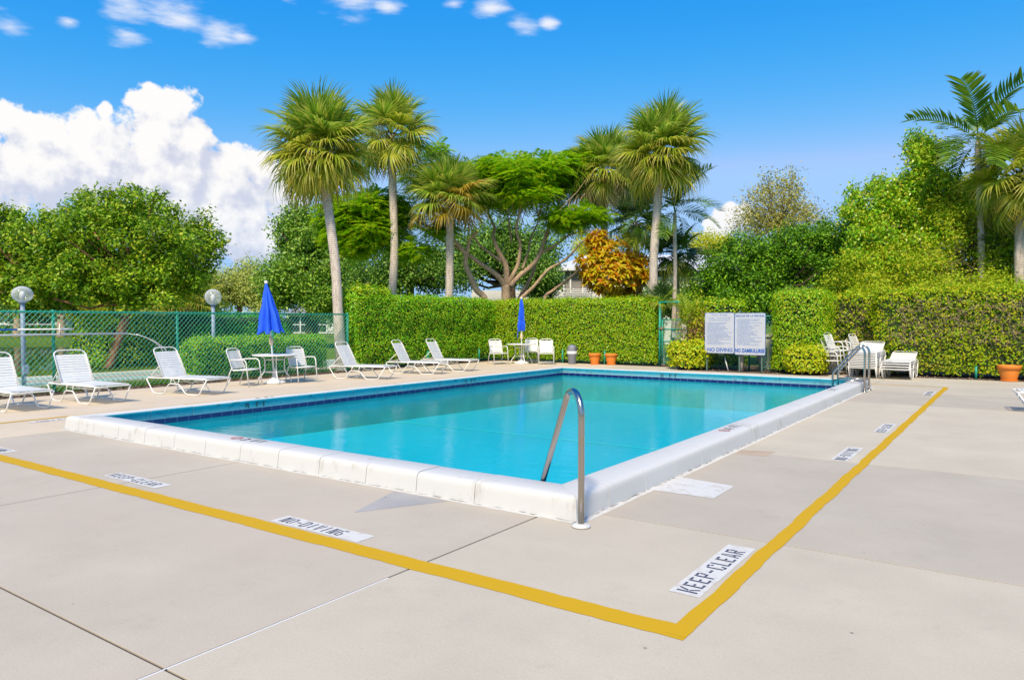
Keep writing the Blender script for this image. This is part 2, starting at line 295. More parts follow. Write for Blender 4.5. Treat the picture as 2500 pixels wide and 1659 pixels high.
# ------------------------------------------------------------------ object helpers
def tag(o, label=None, cat=None, group=None, kind=None):
    if label: o['label'] = label
    if cat: o['category'] = cat
    if group: o['group'] = group
    if kind: o['kind'] = kind
    return o
def empty(name, loc=(0, 0, 0), rz=0, label=None, cat=None, group=None):
    o = bpy.data.objects.new(name, None); col.objects.link(o); o.location = loc; o.rotation_euler = (0, 0, rz)
    o.empty_display_size = .1
    return tag(o, label, cat, group)
def link(name, me, parent=None, loc=None, rot=None, scale=None):
    o = bpy.data.objects.new(name, me); col.objects.link(o)
    if parent: o.parent = parent
    if loc is not None: o.location = loc
    if rot is not None: o.rotation_euler = rot
    if scale is not None: o.scale = scale
    return o
def copy_tree(o, parent=None):
    c = o.copy(); col.objects.link(c); c.parent = parent
    for ch in [x for x in o.children]: copy_tree(ch, c)
    return c
class MB:
    def __init__(s): s.v = []; s.f = []; s.m = []; s.smooth = []
    def add(s, vs, fs, mi=0, sm=False):
        b = len(s.v); s.v += [tuple(p) for p in vs]; s.f += [tuple(b+i for i in f) for f in fs]; s.m += [mi]*len(fs); s.smooth += [sm]*len(fs); return s
    def box(s, a, b, mi=0):
        (x0, y0, z0), (x1, y1, z1) = a, b
        return s.add([(x0, y0, z0), (x1, y0, z0), (x1, y1, z0), (x0, y1, z0), (x0, y0, z1), (x1, y0, z1), (x1, y1, z1), (x0, y1, z1)],
                     [(0, 3, 2, 1), (4, 5, 6, 7), (0, 1, 5, 4), (1, 2, 6, 5), (2, 3, 7, 6), (3, 0, 4, 7)], mi)
    def bbox(s, a, b, bev=.01, mi=0):
        """box with a chamfered top edge"""
        (x0, y0, z0), (x1, y1, z1) = a, b; e = bev
        V = [(x0, y0, z0), (x1, y0, z0), (x1, y1, z0), (x0, y1, z0), (x0, y0, z1-e), (x1, y0, z1-e), (x1, y1, z1-e), (x0, y1, z1-e),
             (x0+e, y0+e, z1), (x1-e, y0+e, z1), (x1-e, y1-e, z1), (x0+e, y1-e, z1)]
        F = [(0, 3, 2, 1), (8, 9, 10, 11)]
        for i in range(4): j = (i+1) % 4; F += [(i, j, 4+j, 4+i), (4+i, 4+j, 8+j, 8+i)]
        return s.add(V, F, mi)
    def quad(s, a, b, c, d, mi=0): return s.add([a, b, c, d], [(0, 1, 2, 3)], mi)
    def poly(s, pts, mi=0): return s.add(pts, [tuple(range(len(pts)))], mi)
    def tube(s, path, r, n=8, mi=0, cap=True, closed=False):
        P = [Vector(p) for p in path]; k = len(P); rs = r if isinstance(r, (list, tuple)) else [r]*k
        T = []
        for i in range(k):
            a = P[(i-1) % k] if (closed or i > 0) else P[i]; b = P[(i+1) % k] if (closed or i < k-1) else P[i]
            T.append((b-a).normalized())
        up = Vector((0, 0, 1)) if abs(T[0].z) < .9 else Vector((1, 0, 0))
        u = T[0].cross(up).normalized(); V = []; b0 = len(s.v)
        for i in range(k):
            if i: u = (u - T[i]*u.dot(T[i])).normalized()
            w = T[i].cross(u)
            for j in range(n):
                a = 2*math.pi*j/n; V.append(P[i]+(u*math.cos(a)+w*math.sin(a))*rs[i])
        F = []
        for i in range(k if closed else k-1):
            i2 = (i+1) % k
            for j in range(n): j2 = (j+1) % n; F.append((i*n+j, i*n+j2, i2*n+j2, i2*n+j))
        s.add(V, F, mi, True)
        if cap and not closed:
            s.f += [tuple(b0+j for j in range(n))[::-1], tuple(b0+(k-1)*n+j for j in range(n))]; s.m += [mi, mi]; s.smooth += [False, False]
        return s
    def lathe(s, prof, n=24, mi=0, sm=True, c=(0, 0), fn=None):
        V = []; F = []; k = len(prof)
        for i, (r, z) in enumerate(prof):
            for j in range(n):
                a = 2*math.pi*j/n; rr = r*(fn(i, a) if fn else 1); V.append((c[0]+rr*math.cos(a), c[1]+rr*math.sin(a), z))
        for i in range(k-1):
            for j in range(n): j2 = (j+1) % n; F.append((i*n+j, i*n+j2, (i+1)*n+j2, (i+1)*n+j))
        F += [tuple(range(n))[::-1], tuple((k-1)*n+j for j in range(n))]
        return s.add(V, F, mi, sm)
    def mesh(s, name, *mats):
        me = bpy.data.meshes.new(name); me.from_pydata(s.v, [], s.f)
        for m in mats: me.materials.append(m)
        me.polygons.foreach_set('material_index', s.m); me.polygons.foreach_set('use_smooth', s.smooth); me.update(); return me
    def build(s, name, mats, parent=None, loc=None, rot=None):
        if not isinstance(mats, (list, tuple)): mats = [mats]
        return link(name, s.mesh(name, *mats), parent, loc, rot)
def rounded(pts, r=.05, n=4):
    """polyline with rounded corners"""
    P = [Vector(p) for p in pts]; out = [P[0]]
    for i in range(1, len(P)-1):
        a = (P[i-1]-P[i]); b = (P[i+1]-P[i]); d = min(r, a.length*.49, b.length*.49)
        p0 = P[i]+a.normalized()*d; p1 = P[i]+b.normalized()*d
        for k in range(n+1):
            t = k/n; out.append((1-t)**2*p0+2*t*(1-t)*P[i]+t*t*p1)
    out.append(P[-1]); return out
def npmesh(name, V, F, mats, mi=None, smooth=False, attr=None):
    """mesh from numpy arrays; F is (n,3) or (n,4)"""
    me = bpy.data.meshes.new(name); nv = len(V); nf, k = F.shape
    me.vertices.add(nv); me.vertices.foreach_set('co', np.ascontiguousarray(V, dtype=np.float32).ravel())
    me.loops.add(nf*k); me.loops.foreach_set('vertex_index', np.ascontiguousarray(F, dtype=np.int32).ravel())
    me.polygons.add(nf); me.polygons.foreach_set('loop_start', np.arange(0, nf*k, k, dtype=np.int32)); me.polygons.foreach_set('loop_total', np.full(nf, k, dtype=np.int32))
    if smooth: me.polygons.foreach_set('use_smooth', np.ones(nf, dtype=bool))
    for m in (mats if isinstance(mats, (list, tuple)) else [mats]): me.materials.append(m)
    if mi is not None: me.polygons.foreach_set('material_index', np.asarray(mi, dtype=np.int32))
    if attr is not None:
        a = me.attributes.new('tip', 'FLOAT', 'POINT'); a.data.foreach_set('value', np.asarray(attr, dtype=np.float32))
    me.update(calc_edges=True); return me
def unit(a): return a/(np.linalg.norm(a, axis=-1, keepdims=True)+1e-9)
def leaves(name, P, N, L, W, mats, parent=None, axis=None, fold=.18, loc=None):
    """one folded rhombus per leaf at P with normal about N; two triangles each"""
    n = len(P)
    if axis is None: axis = rng.normal(size=(n, 3))
    N = unit(N); A = unit(axis - N*(axis*N).sum(1, keepdims=True)); B = np.cross(N, A)
    L = np.broadcast_to(np.asarray(L, float).reshape(-1, 1), (n, 1)); W = np.broadcast_to(np.asarray(W, float).reshape(-1, 1), (n, 1))
    V = np.empty((n, 4, 3)); V[:, 0] = P-A*L*.5; V[:, 1] = P+B*W*.5-N*W*fold; V[:, 2] = P+A*L*.5-N*L*.12; V[:, 3] = P-B*W*.5-N*W*fold
    idx = np.arange(n)[:, None]*4
    F = np.concatenate([idx+np.array([0, 2, 1]), idx+np.array([0, 3, 2])], 1).reshape(-1, 3)
    return link(name, npmesh(name, V.reshape(-1, 3), F, mats), parent, loc)
def rand_dir(n): return unit(rng.normal(size=(n, 3)))
# ------------------------------------------------------------------ setting: lawn, deck, pool
PX0, PX1, PY0, PY1 = -11.157, -3.230, 5.378, 18.700      # inner edge of the coping
WO, HC, WATER = .369, .189, -.045
OX0, OX1, OY0, OY1 = PX0-WO, PX1+WO, PY0-WO, PY1+WO
b = MB(); X = [-400, -17.15, 9.0, 400]; Y = [-300, -6.0, 23.45, 500]
for i in range(3):
    for j in range(3):
        if (i, j) != (1, 1): b.quad((X[i], Y[j], -.06), (X[i+1], Y[j], -.06), (X[i+1], Y[j+1], -.06), (X[i], Y[j+1], -.06))
tag(b.build('lawn', M_lawn), kind='structure')
b = MB(); X = [-17.15, PX0-.2, PX1+.2, 9.0]; Y = [-6.0, PY0-.2, PY1+.2, 23.45]
for i in range(3):
    for j in range(3):
        if (i, j) != (1, 1): b.quad((X[i], Y[j], -.009), (X[i+1], Y[j], -.009), (X[i+1], Y[j+1], -.009), (X[i], Y[j+1], -.009))
deck = tag(b.build('pool_deck', M_joint), kind='structure')
CC = {'pink': concrete('deck_concrete_pinkish', (.475, .422, .335)), 'cream': concrete('deck_concrete_cream', (.495, .448, .35)),
      'grey': concrete('deck_concrete_greyer', (.445, .40, .32)), 'warm': concrete('deck_concrete_warm', (.60, .51, .38)), 'light': concrete('deck_concrete_light', (.51, .46, .355))}
def slab(x0, x1, y0, y1, c, g=.007):
    b = MB(); b.bbox((x0+g, y0+g, -.045), (x1-g, y1-g, 0), .0012); b.build('slab', CC[c], deck)
for (x0, x1, c1, c2) in [(-16.85, -11.3, 'warm', 'pink'), (-11.3, -7.2, 'pink', 'pink'), (-7.2, -3.2, 'pink', 'pink'), (-3.2, .85, 'cream', 'cream'), (.85, 4.9, 'cream', 'light'), (4.9, 9, 'cream', 'pink')]:
    slab(x0, x1, -5.9, 1.8, c2, .009)
    slab(x0, x1, 1.8, 5.33 if x0 > -3.3 else (5.03 if x0 > -12 else 5.0), c1, .009)
for y0, y1, c in [(5.33, 8.88, 'grey'), (8.88, 12.2, 'light'), (12.2, 15.5, 'light'), (15.5, 18.25, 'grey'), (18.25, 20.9, 'cream'), (20.9, 23.05, 'light')]:
    slab(-2.98, .85, y0, y1, c, .006); slab(.85, 4.9, y0, y1, c, .006); slab(4.9, 9, y0, y1, 'cream', .006)
for y0, y1 in [(5.0, 8.6), (8.6, 12.1), (12.1, 15.6), (15.6, 19.03), (19.03, 23.42)]:
    slab(-16.85, -14.1, y0, y1, 'warm', .003); slab(-14.1, -11.45, y0, y1, 'warm', .003)
for x0, x1 in [(-11.45, -8.6), (-8.6, -5.8), (-5.8, -2.98)]:
    slab(x0, x1, 18.98, 22.15, 'light', .004)
slab(-11.45, -9.1, 22.15, 23.42, 'light', .004); slab(-4.5, -2.98, 22.15, 23.05, 'light', .004)
# sealant in the wide joints
for q in [((-3.206, -2), (-3.196, 3.25))]:
    b = MB(); b.quad((q[0][0], q[0][1], -.003), (q[1][0], q[0][1], -.003), (q[1][0], q[1][1], -.003), (q[0][0], q[1][1], -.003)); b.build('joint_sealant', M_seal, deck)
# ---- pool shell
b = MB(); wx0, wx1, wy0, wy1 = PX0-.035, PX1+.035, PY0-.035, PY1+.035
zt, zn, zf = .03, -.5, -.75
b.quad((wx0, wy0, zn), (wx1, wy0, zn), (wx1, wy1, zf), (wx0, wy1, zf), 1)
for p, q, za, zb in [((wx0, wy0), (wx0, wy1), zn, zf), ((wx0, wy1), (wx1, wy1), zf, zf), ((wx1, wy1), (wx1, wy0), zf, zn), ((wx1, wy0), (wx0, wy0), zn, zn)]:
    b.quad((*p, za), (*q, zb), (*q, zt), (*p, zt), 0)
pool = tag(b.build('swimming_pool', [M_aqua, M_floor]), kind='structure')
b = MB(); fz = lambda y: zn+(zf-zn)*(y-wy0)/(wy1-wy0)
b.quad((wx0, 11.56, fz(11.56)+.006), (wx1, 11.56, fz(11.56)+.006), (wx1, 11.64, fz(11.64)+.006), (wx0, 11.64, fz(11.64)+.006)); b.build('floor_line', M_line, pool)
b = MB(); n = 1; b.quad((wx0+.002, wy0+.002, WATER), (wx1-.002, wy0+.002, WATER), (wx1-.002, wy1-.002, WATER), (wx0+.002, wy1-.002, WATER))
tag(b.build('pool_water', M_water), kind='structure')
# waterline tiles: one shared mesh
tw, th = .2, .074
tb = MB(); e = .004; tb.add([(0, 0, 0), (tw-.006, 0, 0), (tw-.006, 0, th), (0, 0, th), (e, e, e), (tw-.006-e, e, e), (tw-.006-e, e, th-e), (e, e, th-e)], [(4, 5, 6, 7)[::-1], (0, 1, 5, 4)[::-1], (1, 2, 6, 5)[::-1], (2, 3, 7, 6)[::-1], (3, 0, 4, 7)[::-1]])
tme = tb.mesh('tile', M_tile)
for (ox, oy, rz, ln) in [(wx0, wy1, -math.pi/2, wy1-wy0), (wx1, wy1, math.pi, wx1-wx0), (wx1, wy0, math.pi/2, wy1-wy0), (wx0, wy0, 0, wx1-wx0)]:
    k = int(ln/tw); s = ln/(k*tw)
    for i in range(k):
        # local +y points into the pool
        link('tile', tme, pool, (ox+math.cos(rz)*i*tw*s, oy+math.sin(rz)*i*tw*s, -.046), (0, 0, rz), (s, 1, 1))
# grout strip behind the tiles
b = MB()
for p, q, nx, ny in [((wx0, wy0), (wx0, wy1), 1, 0), ((wx0, wy1), (wx1, wy1), 0, -1), ((wx1, wy1), (wx1, wy0), -1, 0), ((wx1, wy0), (wx0, wy0), 0, 1)]:
    d = .0018; b.quad((p[0]+nx*d, p[1]+ny*d, -.05), (q[0]+nx*d, q[1]+ny*d, -.05), (q[0]+nx*d, q[1]+ny*d, .029), (p[0]+nx*d, p[1]+ny*d, .029))
b.build('grout_bed', M_grout, pool)
# coping stones: profile (u outward from the inner edge, z)
prof = [(.035, .03), (.030, .065), (.018, .105), (.005, .142), (0, .163), (.003, .178), (.018, .189), (.27, .189), (.312, .186), (.338, .174), (.349, .155), (.353, .12), (.369, .0), (.369, -.04)]
def coping_run(p0, p1, inward, cuts, miter=(True, True)):
    """stones from p0 to p1 along the inner edge; outward = -inward; mitred at the pool corners"""
    p0, p1 = Vector(p0), Vector(p1); d = (p1-p0); ln = d.length; d.normalize(); o = -Vector(inward)
    for a, c in zip(cuts[:-1], cuts[1:]):
        g0 = 0 if a == 0 else .0035; g1 = 0 if c >= ln-1e-6 else .0035; dz = random.uniform(-.0025, .0025); V = []; ends = []
        segs = [(a+g0, a == 0), (a+g0+.006, None), (c-g1-.006, None), (c-g1, c >= ln-1e-6)]
        for s_, m in segs:
            sh = 0
            for i, (u, z) in enumerate(prof):
                t = s_
                if a == 0 and s_ <= a+g0+.0065: t = s_-u
                if c >= ln-1e-6 and s_ >= c-g1-.0065: t = s_+u
                uu = u + (sh if i < 7 else -sh if i > 6 else 0)
                q = p0+d*t+o*uu; V.append((q.x, q.y, z+dz-(sh if 5 < i < 9 else 0)))
        k = len(prof); F = []; mi = []
        for j in range(3):
            for i in range(k-1):
                F.append((j*k+i, (j+1)*k+i, (j+1)*k+i+1, j*k+i+1)[::-1]); mi.append(1 if i < 5 else 0)
        me = MB(); me.v = [tuple(v) for v in V]+[tuple(v) for v in V[:k]]+[tuple(v) for v in V[3*k:]]; me.f = F+[tuple(4*k+i for i in range(k)), tuple(5*k+i for i in range(k))[::-1]]; me.m = mi+[0, 0]; me.smooth = [True]*len(F)+[False]*2
        me.build('coping_stone', [M_coping, M_lip], pool)
def cuts(ln, st, first=None):
    c = [0.0]; x = first or st
    while x < ln-.3: c.append(x); x += st*random.uniform(.97, 1.03)
    return c+[ln]
LXp, LYp = PX1-PX0, PY1-PY0
coping_run((PX0, PY0, 0), (PX1, PY0, 0), (0, 1, 0), cuts(LXp, .685, .49))
coping_run((PX1, PY0, 0), (PX1, PY1, 0), (-1, 0, 0), cuts(LYp, .76, .2))
coping_run((PX1, PY1, 0), (PX0, PY1, 0), (0, -1, 0), cuts(LXp, .70))
coping_run((PX0, PY1, 0), (PX0, PY0, 0), (1, 0, 0), cuts(LYp, .70))
# ---- white paint strip on the deck round the coping, patches
b = MB(); z = .0016
def wob(a): return a+random.uniform(-.006, .006)
def strip(b, p, q, off, w, z, seg=40):
    p, q = Vector(p), Vector(q); d = (q-p).normalized(); nrm = Vector((d.y, -d.x, 0))
    A = []; B = []
    for i in range(seg+1):
        c = p+(q-p)*(i/seg); A.append(c+nrm*off); B.append(c+nrm*(off+w+random.uniform(-.005, .005)))
    for i in range(seg): b.quad((*A[i].xy, z), (*B[i].xy, z), (*B[i+1].xy, z), (*A[i+1].xy, z))
e = .075
strip(b, (OX0, OY0, 0), (OX1, OY0, 0), -.01, e, z); strip(b, (OX1, OY0-e, 0), (OX1, OY1, 0), -.01, e, z)
strip(b, (OX1, OY1, 0), (OX0, OY1, 0), -.01, e, z); strip(b, (OX0, OY1, 0), (OX0, OY0, 0), -.01, e, z)
b.quad((-2.80, 6.35, z+.0007), (-2.23, 6.37, z+.0007), (-2.23, 6.96, z+.0007), (-2.80, 7.04, z+.0007))
tag(b.build('white_paint_edging', M_plate), kind='structure')
b = MB(); b.poly([(-4.52, 4.19, .0012), (-4.12, 4.93, .0012), (-4.78, 4.93, .0012)]); tag(b.build('grey_cement_patch', concrete('cement_patch', (.36, .355, .34), .18)), kind='structure')
b = MB(); b.quad((-2.78, 8.66, .0012), (-2.43, 8.70, .0012), (-2.41, 9.08, .0012), (-2.80, 8.95, .0012)); tag(b.build('tan_patch', concrete('tan_patch', (.46, .36, .26), .2)), kind='structure')
# hairline crack at the foot of the coping
b = MB()
def crack(p, q, seg, z=.0032):
    p, q = Vector(p), Vector(q); d = (q-p).normalized(); nrm = Vector((d.y, -d.x, 0)); pr = None
    for i in range(seg+1):
        c = p+(q-p)*(i/seg)+nrm*random.uniform(-.006, .006); w = max(0, random.uniform(-.002, .0065))
        cur = (c+nrm*w, c-nrm*w)
        if pr: b.quad((*pr[0].xy, z), (*cur[0].xy, z), (*cur[1].xy, z), (*pr[1].xy, z))
        pr = cur
crack((OX0, OY0-.012, 0), (OX1, OY0-.012, 0), 170); crack((OX1+.012, OY0, 0), (OX1+.012, OY1, 0), 260)
b.build('edge_crack', M_joint, pool)
# ---- yellow perimeter line
b = MB(); yw = .085
YL = [(-12.96, 3.525), (-1.405, 3.525), (-1.405, 20.1), (-12.96, 20.1)]
def yline(p, q, w, seg, ext):
    p, q = Vector((*p, 0)), Vector((*q, 0)); d = (q-p).normalized(); nrm = Vector((d.y, -d.x, 0)); p = p-d*ext; q = q+d*ext
    A, B = [], []
    ph = random.uniform(0, 6)
    for i in range(seg+1):
        c = p+(q-p)*(i/seg)+nrm*((.010*math.sin(i*.35+ph)+.006*math.sin(i*.9))*(.35 if abs(d.x) > .5 else .45)); ja, jb = random.uniform(-.004, .004), random.uniform(-.004, .004)
        A.append(c+nrm*(w+ja)); B.append(c-nrm*(w+jb))
    return A, B
for i, (w, sg) in enumerate([(yw, 160), (yw*.62, 200), (.05, 60), (.05, 80)]):
    p, q = YL[i], YL[(i+1) % 4]; A, B = yline(p, q, w, sg, .05 if i < 2 else 0); zz = .0024+.0012*(i % 2)
    for k in range(sg): b.quad((*B[k].xy, zz), (*A[k].xy, zz), (*A[k+1].xy, zz), (*B[k+1].xy, zz))
tag(b.build('yellow_boundary_line', M_yellow), kind='structure')
# ---- stencilled notices
SW = .2
def glyph(ch):
    """stencil strokes on a 1 x 1.6 cell as quads/polys"""
    w, h, t = 1.0, 1.7, .26
    def r(x0, y0, x1, y1): return [(x0, y0), (x1, y0), (x1, y1), (x0, y1)]
    g = .07; m = h/2
    lft = [r(0, 0, t, m-g), r(0, m+g, t, h)]; rgt = [r(w-t, 0, w, m-g), r(w-t, m+g, w, h)]
    lf = [r(0, 0, t, h)]
    if ch == 'O': return [r(0, .12, t, h-.12), r(w-t, .12, w, h-.12), r(t+.09, 0, w-t-.09, t*.8), r(t+.09, h-t*.8, w-t-.09, h)]
    if ch == 'D': return [r(0, 0, t, h), r(w-t, .14, w, h-.14), r(t+.09, 0, w-t-.02, t*.8), r(t+.09, h-t*.8, w-t-.02, h)]
    if ch == 'I': return [r(.36, 0, .36+t, h)]
    if ch == '-': return [r(.12, m-.12, .42, m+.12), r(.52, m-.12, .86, m+.12)]
    if ch == 'N': return [r(0, 0, t*.85, h), r(w-t*.85, 0, w, h), [(t+.02, h), (t+.24, h), (w-t-.02, .0), (w-t-.24, .0)]]
    if ch == 'V': return [[(0, h), (.27, h), (.46, .05), (.34, .05)], [(w, h), (w-.27, h), (.54, .05), (.66, .05)]]
    if ch == 'G': return [r(0, .12, t, h-.12), r(t+.09, 0, w, t*.8), r(t+.09, h-t*.8, w, h), r(w-t, t*.8+.08, w, m), r(.55, m-.1, w-t-.05, m+.1)]
    if ch == 'C': return [r(0, .12, t, h-.12), r(t+.09, 0, w-.1, t*.8), r(t+.09, h-t*.8, w-.1, h), r(w-t, t*.8+.06, w, .5), r(w-t, h-.5, w, h-t*.8-.06)]
    if ch == 'K': return [r(0, 0, t, h), [(t+.08, m), (w-.22, h), (w, h), (.58, m)], [(t+.08, m-.1), (.58, m-.1), (w, 0), (w-.24, 0)]]
    if ch == 'E': return [r(0, 0, t, h), r(t+.08, 0, w-.1, t*.8), r(t+.08, h-t*.8, w-.1, h), r(t+.08, m-.1, w-.25, m+.1)]
    if ch == 'P': return [r(0, 0, t, h), r(t+.08, h-t*.8, w-.08, h), r(t+.08, m-.12, w-.08, m+.1), r(w-t, m+.16, w, h-t*.8-.04)]
    if ch == 'L': return [r(0, 0, t, h), r(t+.08, 0, w-.05, t*.8)]
    if ch == 'A': return [[(0, 0), (.25, 0), (.46, h), (.32, h)], [(w, 0), (w-.25, 0), (.54, h), (.68, h)], r(.36, .4, .64, .6)]
    if ch == 'R': return glyph('P')+[[(.45, m-.18), (.68, m-.18), (w, 0), (w-.26, 0)]]
    if ch == 'F': return [r(0, 0, t, h), r(t+.08, h-t*.8, w, h), r(t+.08, m-.1, w-.2, m+.1)]
    if ch == 'T': return [r(.37, 0, .37+t, h-t*.8-.06), r(0, h-t*.8, w, h)]
    if ch == '3': return [r(0, 0, w-.1, t*.8), r(0, h-t*.8, w-.1, h), r(w-t, .1, w, m-g), r(w-t, m+g, w, h-.1), r(.3, m-.1, w-t-.04, m+.1)]
    if ch == '4': return [r(w-t-.1, 0, w-.1, h), [(0, .5), (.22, .5), (.55, h), (.36, h)], r(0, .42, w-t-.16, .62), r(w-.05, .42, w+.08, .62)]
    if ch == '5': return [r(0, m, t, h-.3), r(0, h-t*.8, w, h), r(.1, m-.1, w-.1, m+.1), r(w-t, .1, w, m-.14), r(0, 0, w-t, t*.8)]
    if ch == '6': return [r(0, .1, t, h-.12), r(t+.06, 0, w-t, t*.8), r(t+.06, h-t*.8, w-.05, h), r(t+.06, m-.1, w-t, m+.1), r(w-t, .1, w, m-.12)]
    return []
def stencil(b, text, L, Hh, org, ax, ay, z):
    """letters fitted to length L and height Hh from org along ax, up along ay (3D vectors)"""
    n = len(text); adv = L/n; cw = adv*.74
    for i, ch in enumerate(text):
        if ch == ' ': continue
        for poly in glyph(ch):
            pts = [org+ax*(i*adv+x*cw)+ay*(y/1.7*Hh)+z for x, y in poly]
            if (pts[1]-pts[0]).cross(pts[2]-pts[1]).dot(z) < 0: pts = pts[::-1]
            b.poly(pts)
Z3 = Vector((0, 0, 1))
def notice(text, c, ax, ay, w, h, label, lead=.04, fill=.88):
    """painted white panel with stencilled words; c = lower left corner"""
    root = empty('painted_notice', c, 0, label, 'deck notice', 'stencilled deck notices')
    b = MB(); k = 24; pts = []
    e = lambda: random.uniform(-.0014, .0014)
    for i in range(k+1): pts.append(ax*(w*i/k)+ay*e())
    for i in range(k+1): pts.append(ax*(w*(k-i)/k)+ay*(h+e()))
    b.poly([p+Z3*.0022 for p in pts]); b.build('white_panel', M_plate, root)
    for i, ch in enumerate(text): b = MB(); stencil(b, ch, w*fill/len(text), h*.66, ax*(w*(lead+fill*i/len(text)))+ay*(h*.17), ax, ay, Z3*.0036); b.build('letter', M_navy, root)
XA, YA = Vector((1, 0, 0)), Vector((0, 1, 0))
notice('KEEP-CLEAR', (-1.49, 4.03, 0), YA, -XA, 1.09, .19, 'large KEEP-CLEAR stencil inside the corner of the yellow line, nearest the camera')
notice('NO-DIVING', (-1.575, 8.92, 0), YA, -XA, 1.03, .18, 'NO-DIVING stencil beside the right yellow line near the tan patch')
notice('KEEP-CLEAR', (-1.52, 11.47, 0), YA, -XA, 1.05, .18, 'smaller KEEP-CLEAR stencil halfway up the right yellow line')
notice('NO-DIVING', (-1.50, 17.78, 0), YA, -XA, 1.0, .19, 'farthest NO-DIVING stencil, near the far end of the right yellow line')
notice('KEEP-CLEAR', (-7.72, 3.715, 0), XA, YA, .99, .175, 'KEEP-CLEAR stencil lying along the left yellow line')
notice('NO-DIVING', (-4.885, 3.632, 0), XA, YA, .995, .185, 'NO-DIVING stencil along the near yellow line below the grey cement patch', .06, .72)
notice('NO-DIVING', (-11.0, 3.64, 0), XA, YA, .99, .185, 'stencil cut off by the left edge of the photo beside the yellow line')
notice('NO-DIVING', (-12.75, 6.0, 0), -YA, XA, 1.0, .18, 'faint stencil beside the thin yellow line left of the pool, near the loungers')
# depth marks (paint on the pool)
def depth(text, org, ax, ay, z, L=.42, Hh=.09, red=False):
    b = MB(); stencil(b, text, L, Hh, Vector(org), ax, ay, z); b.build('depth_mark', M_black, pool)
    if red:
        b = MB(); c = Vector(org)-ax*.13+ay*Hh*.5; ring = []
        for i in range(20):
            a, a2 = 2*math.pi*i/20, 2*math.pi*(i+1)/20
            f = lambda r, t: c+ax*r*math.cos(t)+ay*r*math.sin(t)+z
            b.poly([f(.055, a), f(.075, a), f(.075, a2), f(.055, a2)])
        b.poly([c+ax*.05+ay*.04+z, c+ax*.04+ay*.05+z, c-ax*.05-ay*.04+z, c-ax*.04-ay*.05+z][::-1]); b.build('no_diving_symbol', M_red, pool)
zt3 = Vector((0, 0, .1935))
depth('3 FT', (-7.52, PY0-.20, 0), XA, YA, zt3, .40, .12, True)
depth('4 FT', (PX1+.22, 9.3, 0), YA, -XA, zt3, .42, .13, True)
depth('5 FT', (PX1+.22, 15.6, 0), YA, -XA, zt3, .42, .13)
depth('4 FT', (PX0-.06, 8.1, 0), YA, -XA, zt3, .42, .1)
depth('4 FT', (PX0-.006, 7.80, .052), YA, Z3, XA*.016, .46, .085)
depth('5 FT', (PX0-.006, 14.0, .052), YA, Z3, XA*.016, .46, .085)
depth('6 FT', (-8.05, PY1+.006, .052), XA, Z3, -YA*.016, .5, .085)
# ------------------------------------------------------------------ handrail and ladder
def rail_near():
    root = empty('pool_handrail', (-2.76, 4.9, 0), 0, 'stainless handrail bent over the near corner of the pool', 'handrail')
    d = Vector((-.795, .606, 0)); f = lambda s, z: d*s+Vector((0, 0, z))
    path = rounded([f(0, 0), f(0, .93), f(.10, 1.045), f(.26, 1.03), f(.88, .14), f(1.02, -.42)], .13, 7)
    b = MB(); b.tube(path, .0255, 16); b.build('rail_tube', M_steel, root)
    b = MB(); b.lathe([(.075, .004), (.075, .014), (.06, .026), (.03, .03)], 24); b.build('flange', M_coping, root)
rail_near()
def ladder():
    root = empty('pool_ladder', (-2.8, 18.0, 0), 0, 'stainless pool ladder with two curved rails at the far right corner', 'ladder')
    for dy in (-.29, .29):
        path = rounded([(0, dy, 0), (0, dy, .92), (-.10, dy, 1.04), (-.20, dy, .95), (-.63, dy, .44), (-.66, dy, .36), (-.66, dy, -.6)], .09, 6)
        b = MB(); b.tube(path, .024, 12); b.build('rail', M_steel, root)
        b = MB(); b.tube([(0, dy, .245), (-.66, dy, .245)], .02, 10); b.build('cross_bar', M_steel, root)
        b = MB(); b.lathe([(.06, .003), (.06, .014), (.045, .03), (.026, .034)], 18, c=(0, dy)); b.build('flange', M_steel, root)
    b = MB(); b.box((-.70, -.27, -.32), (-.62, .27, -.29)); b.build('tread', M_steel, root)
ladder()
# ------------------------------------------------------------------ strap furniture
def strap_mesh(w, wd, th=.006):
    b = MB(); r = .016   # strap across y, wraps round the tubes at both ends
    ys = [-w-.0, -w, -w+.02, w-.02, w, w+.0]; y = w
    V = []; pr = [(-y-.016, -.012), (-y-.013, .006), (-y, .0175), (-y+.03, .0165), (0, .010), (y-.03, .0165), (y, .0175), (y+.013, .006), (y+.016, -.012)]
    for (yy, zz) in pr:
        V += [(-wd/2, yy, zz), (wd/2, yy, zz)]
    k = len(pr); F = [(2*i, 2*i+1, 2*i+3, 2*i+2) for i in range(k-1)]
    V2 = [(x, yy, zz-th) for x, yy, zz in V]; n = len(V)
    F2 = [tuple(n+i for i in f[::-1]) for f in F]
    S = []
    for i in range(k-1): S += [(2*i, 2*i+2, n+2*i+2, n+2*i), (2*i+1, n+2*i+1, n+2*i+3, 2*i+3)]
    S += [(0, n, n+1, 1), (2*k-2, 2*k-1, n+2*k-1, n+2*k-2)]
    b.add(V+V2, F+F2+S, 0, False); return b.mesh('strap', M_strap)
S_lounge = strap_mesh(.325, .048); S_lback = strap_mesh(.30, .046); S_chair = strap_mesh(.245, .044); S_cback = strap_mesh(.235, .039)
def straps(me, p0, p1, n, parent, gap_from=0.0):
    p0, p1 = Vector(p0), Vector(p1); d = (p1-p0); ang = -math.atan2(d.z, d.x)
    for i in range(n):
        t = (i+.5)/n; p = p0+d*t; j = random.uniform(-.025, .025)
        link('strap', me, parent, p, (random.uniform(-.008, .008), ang+j, random.uniform(-.012, .012)))
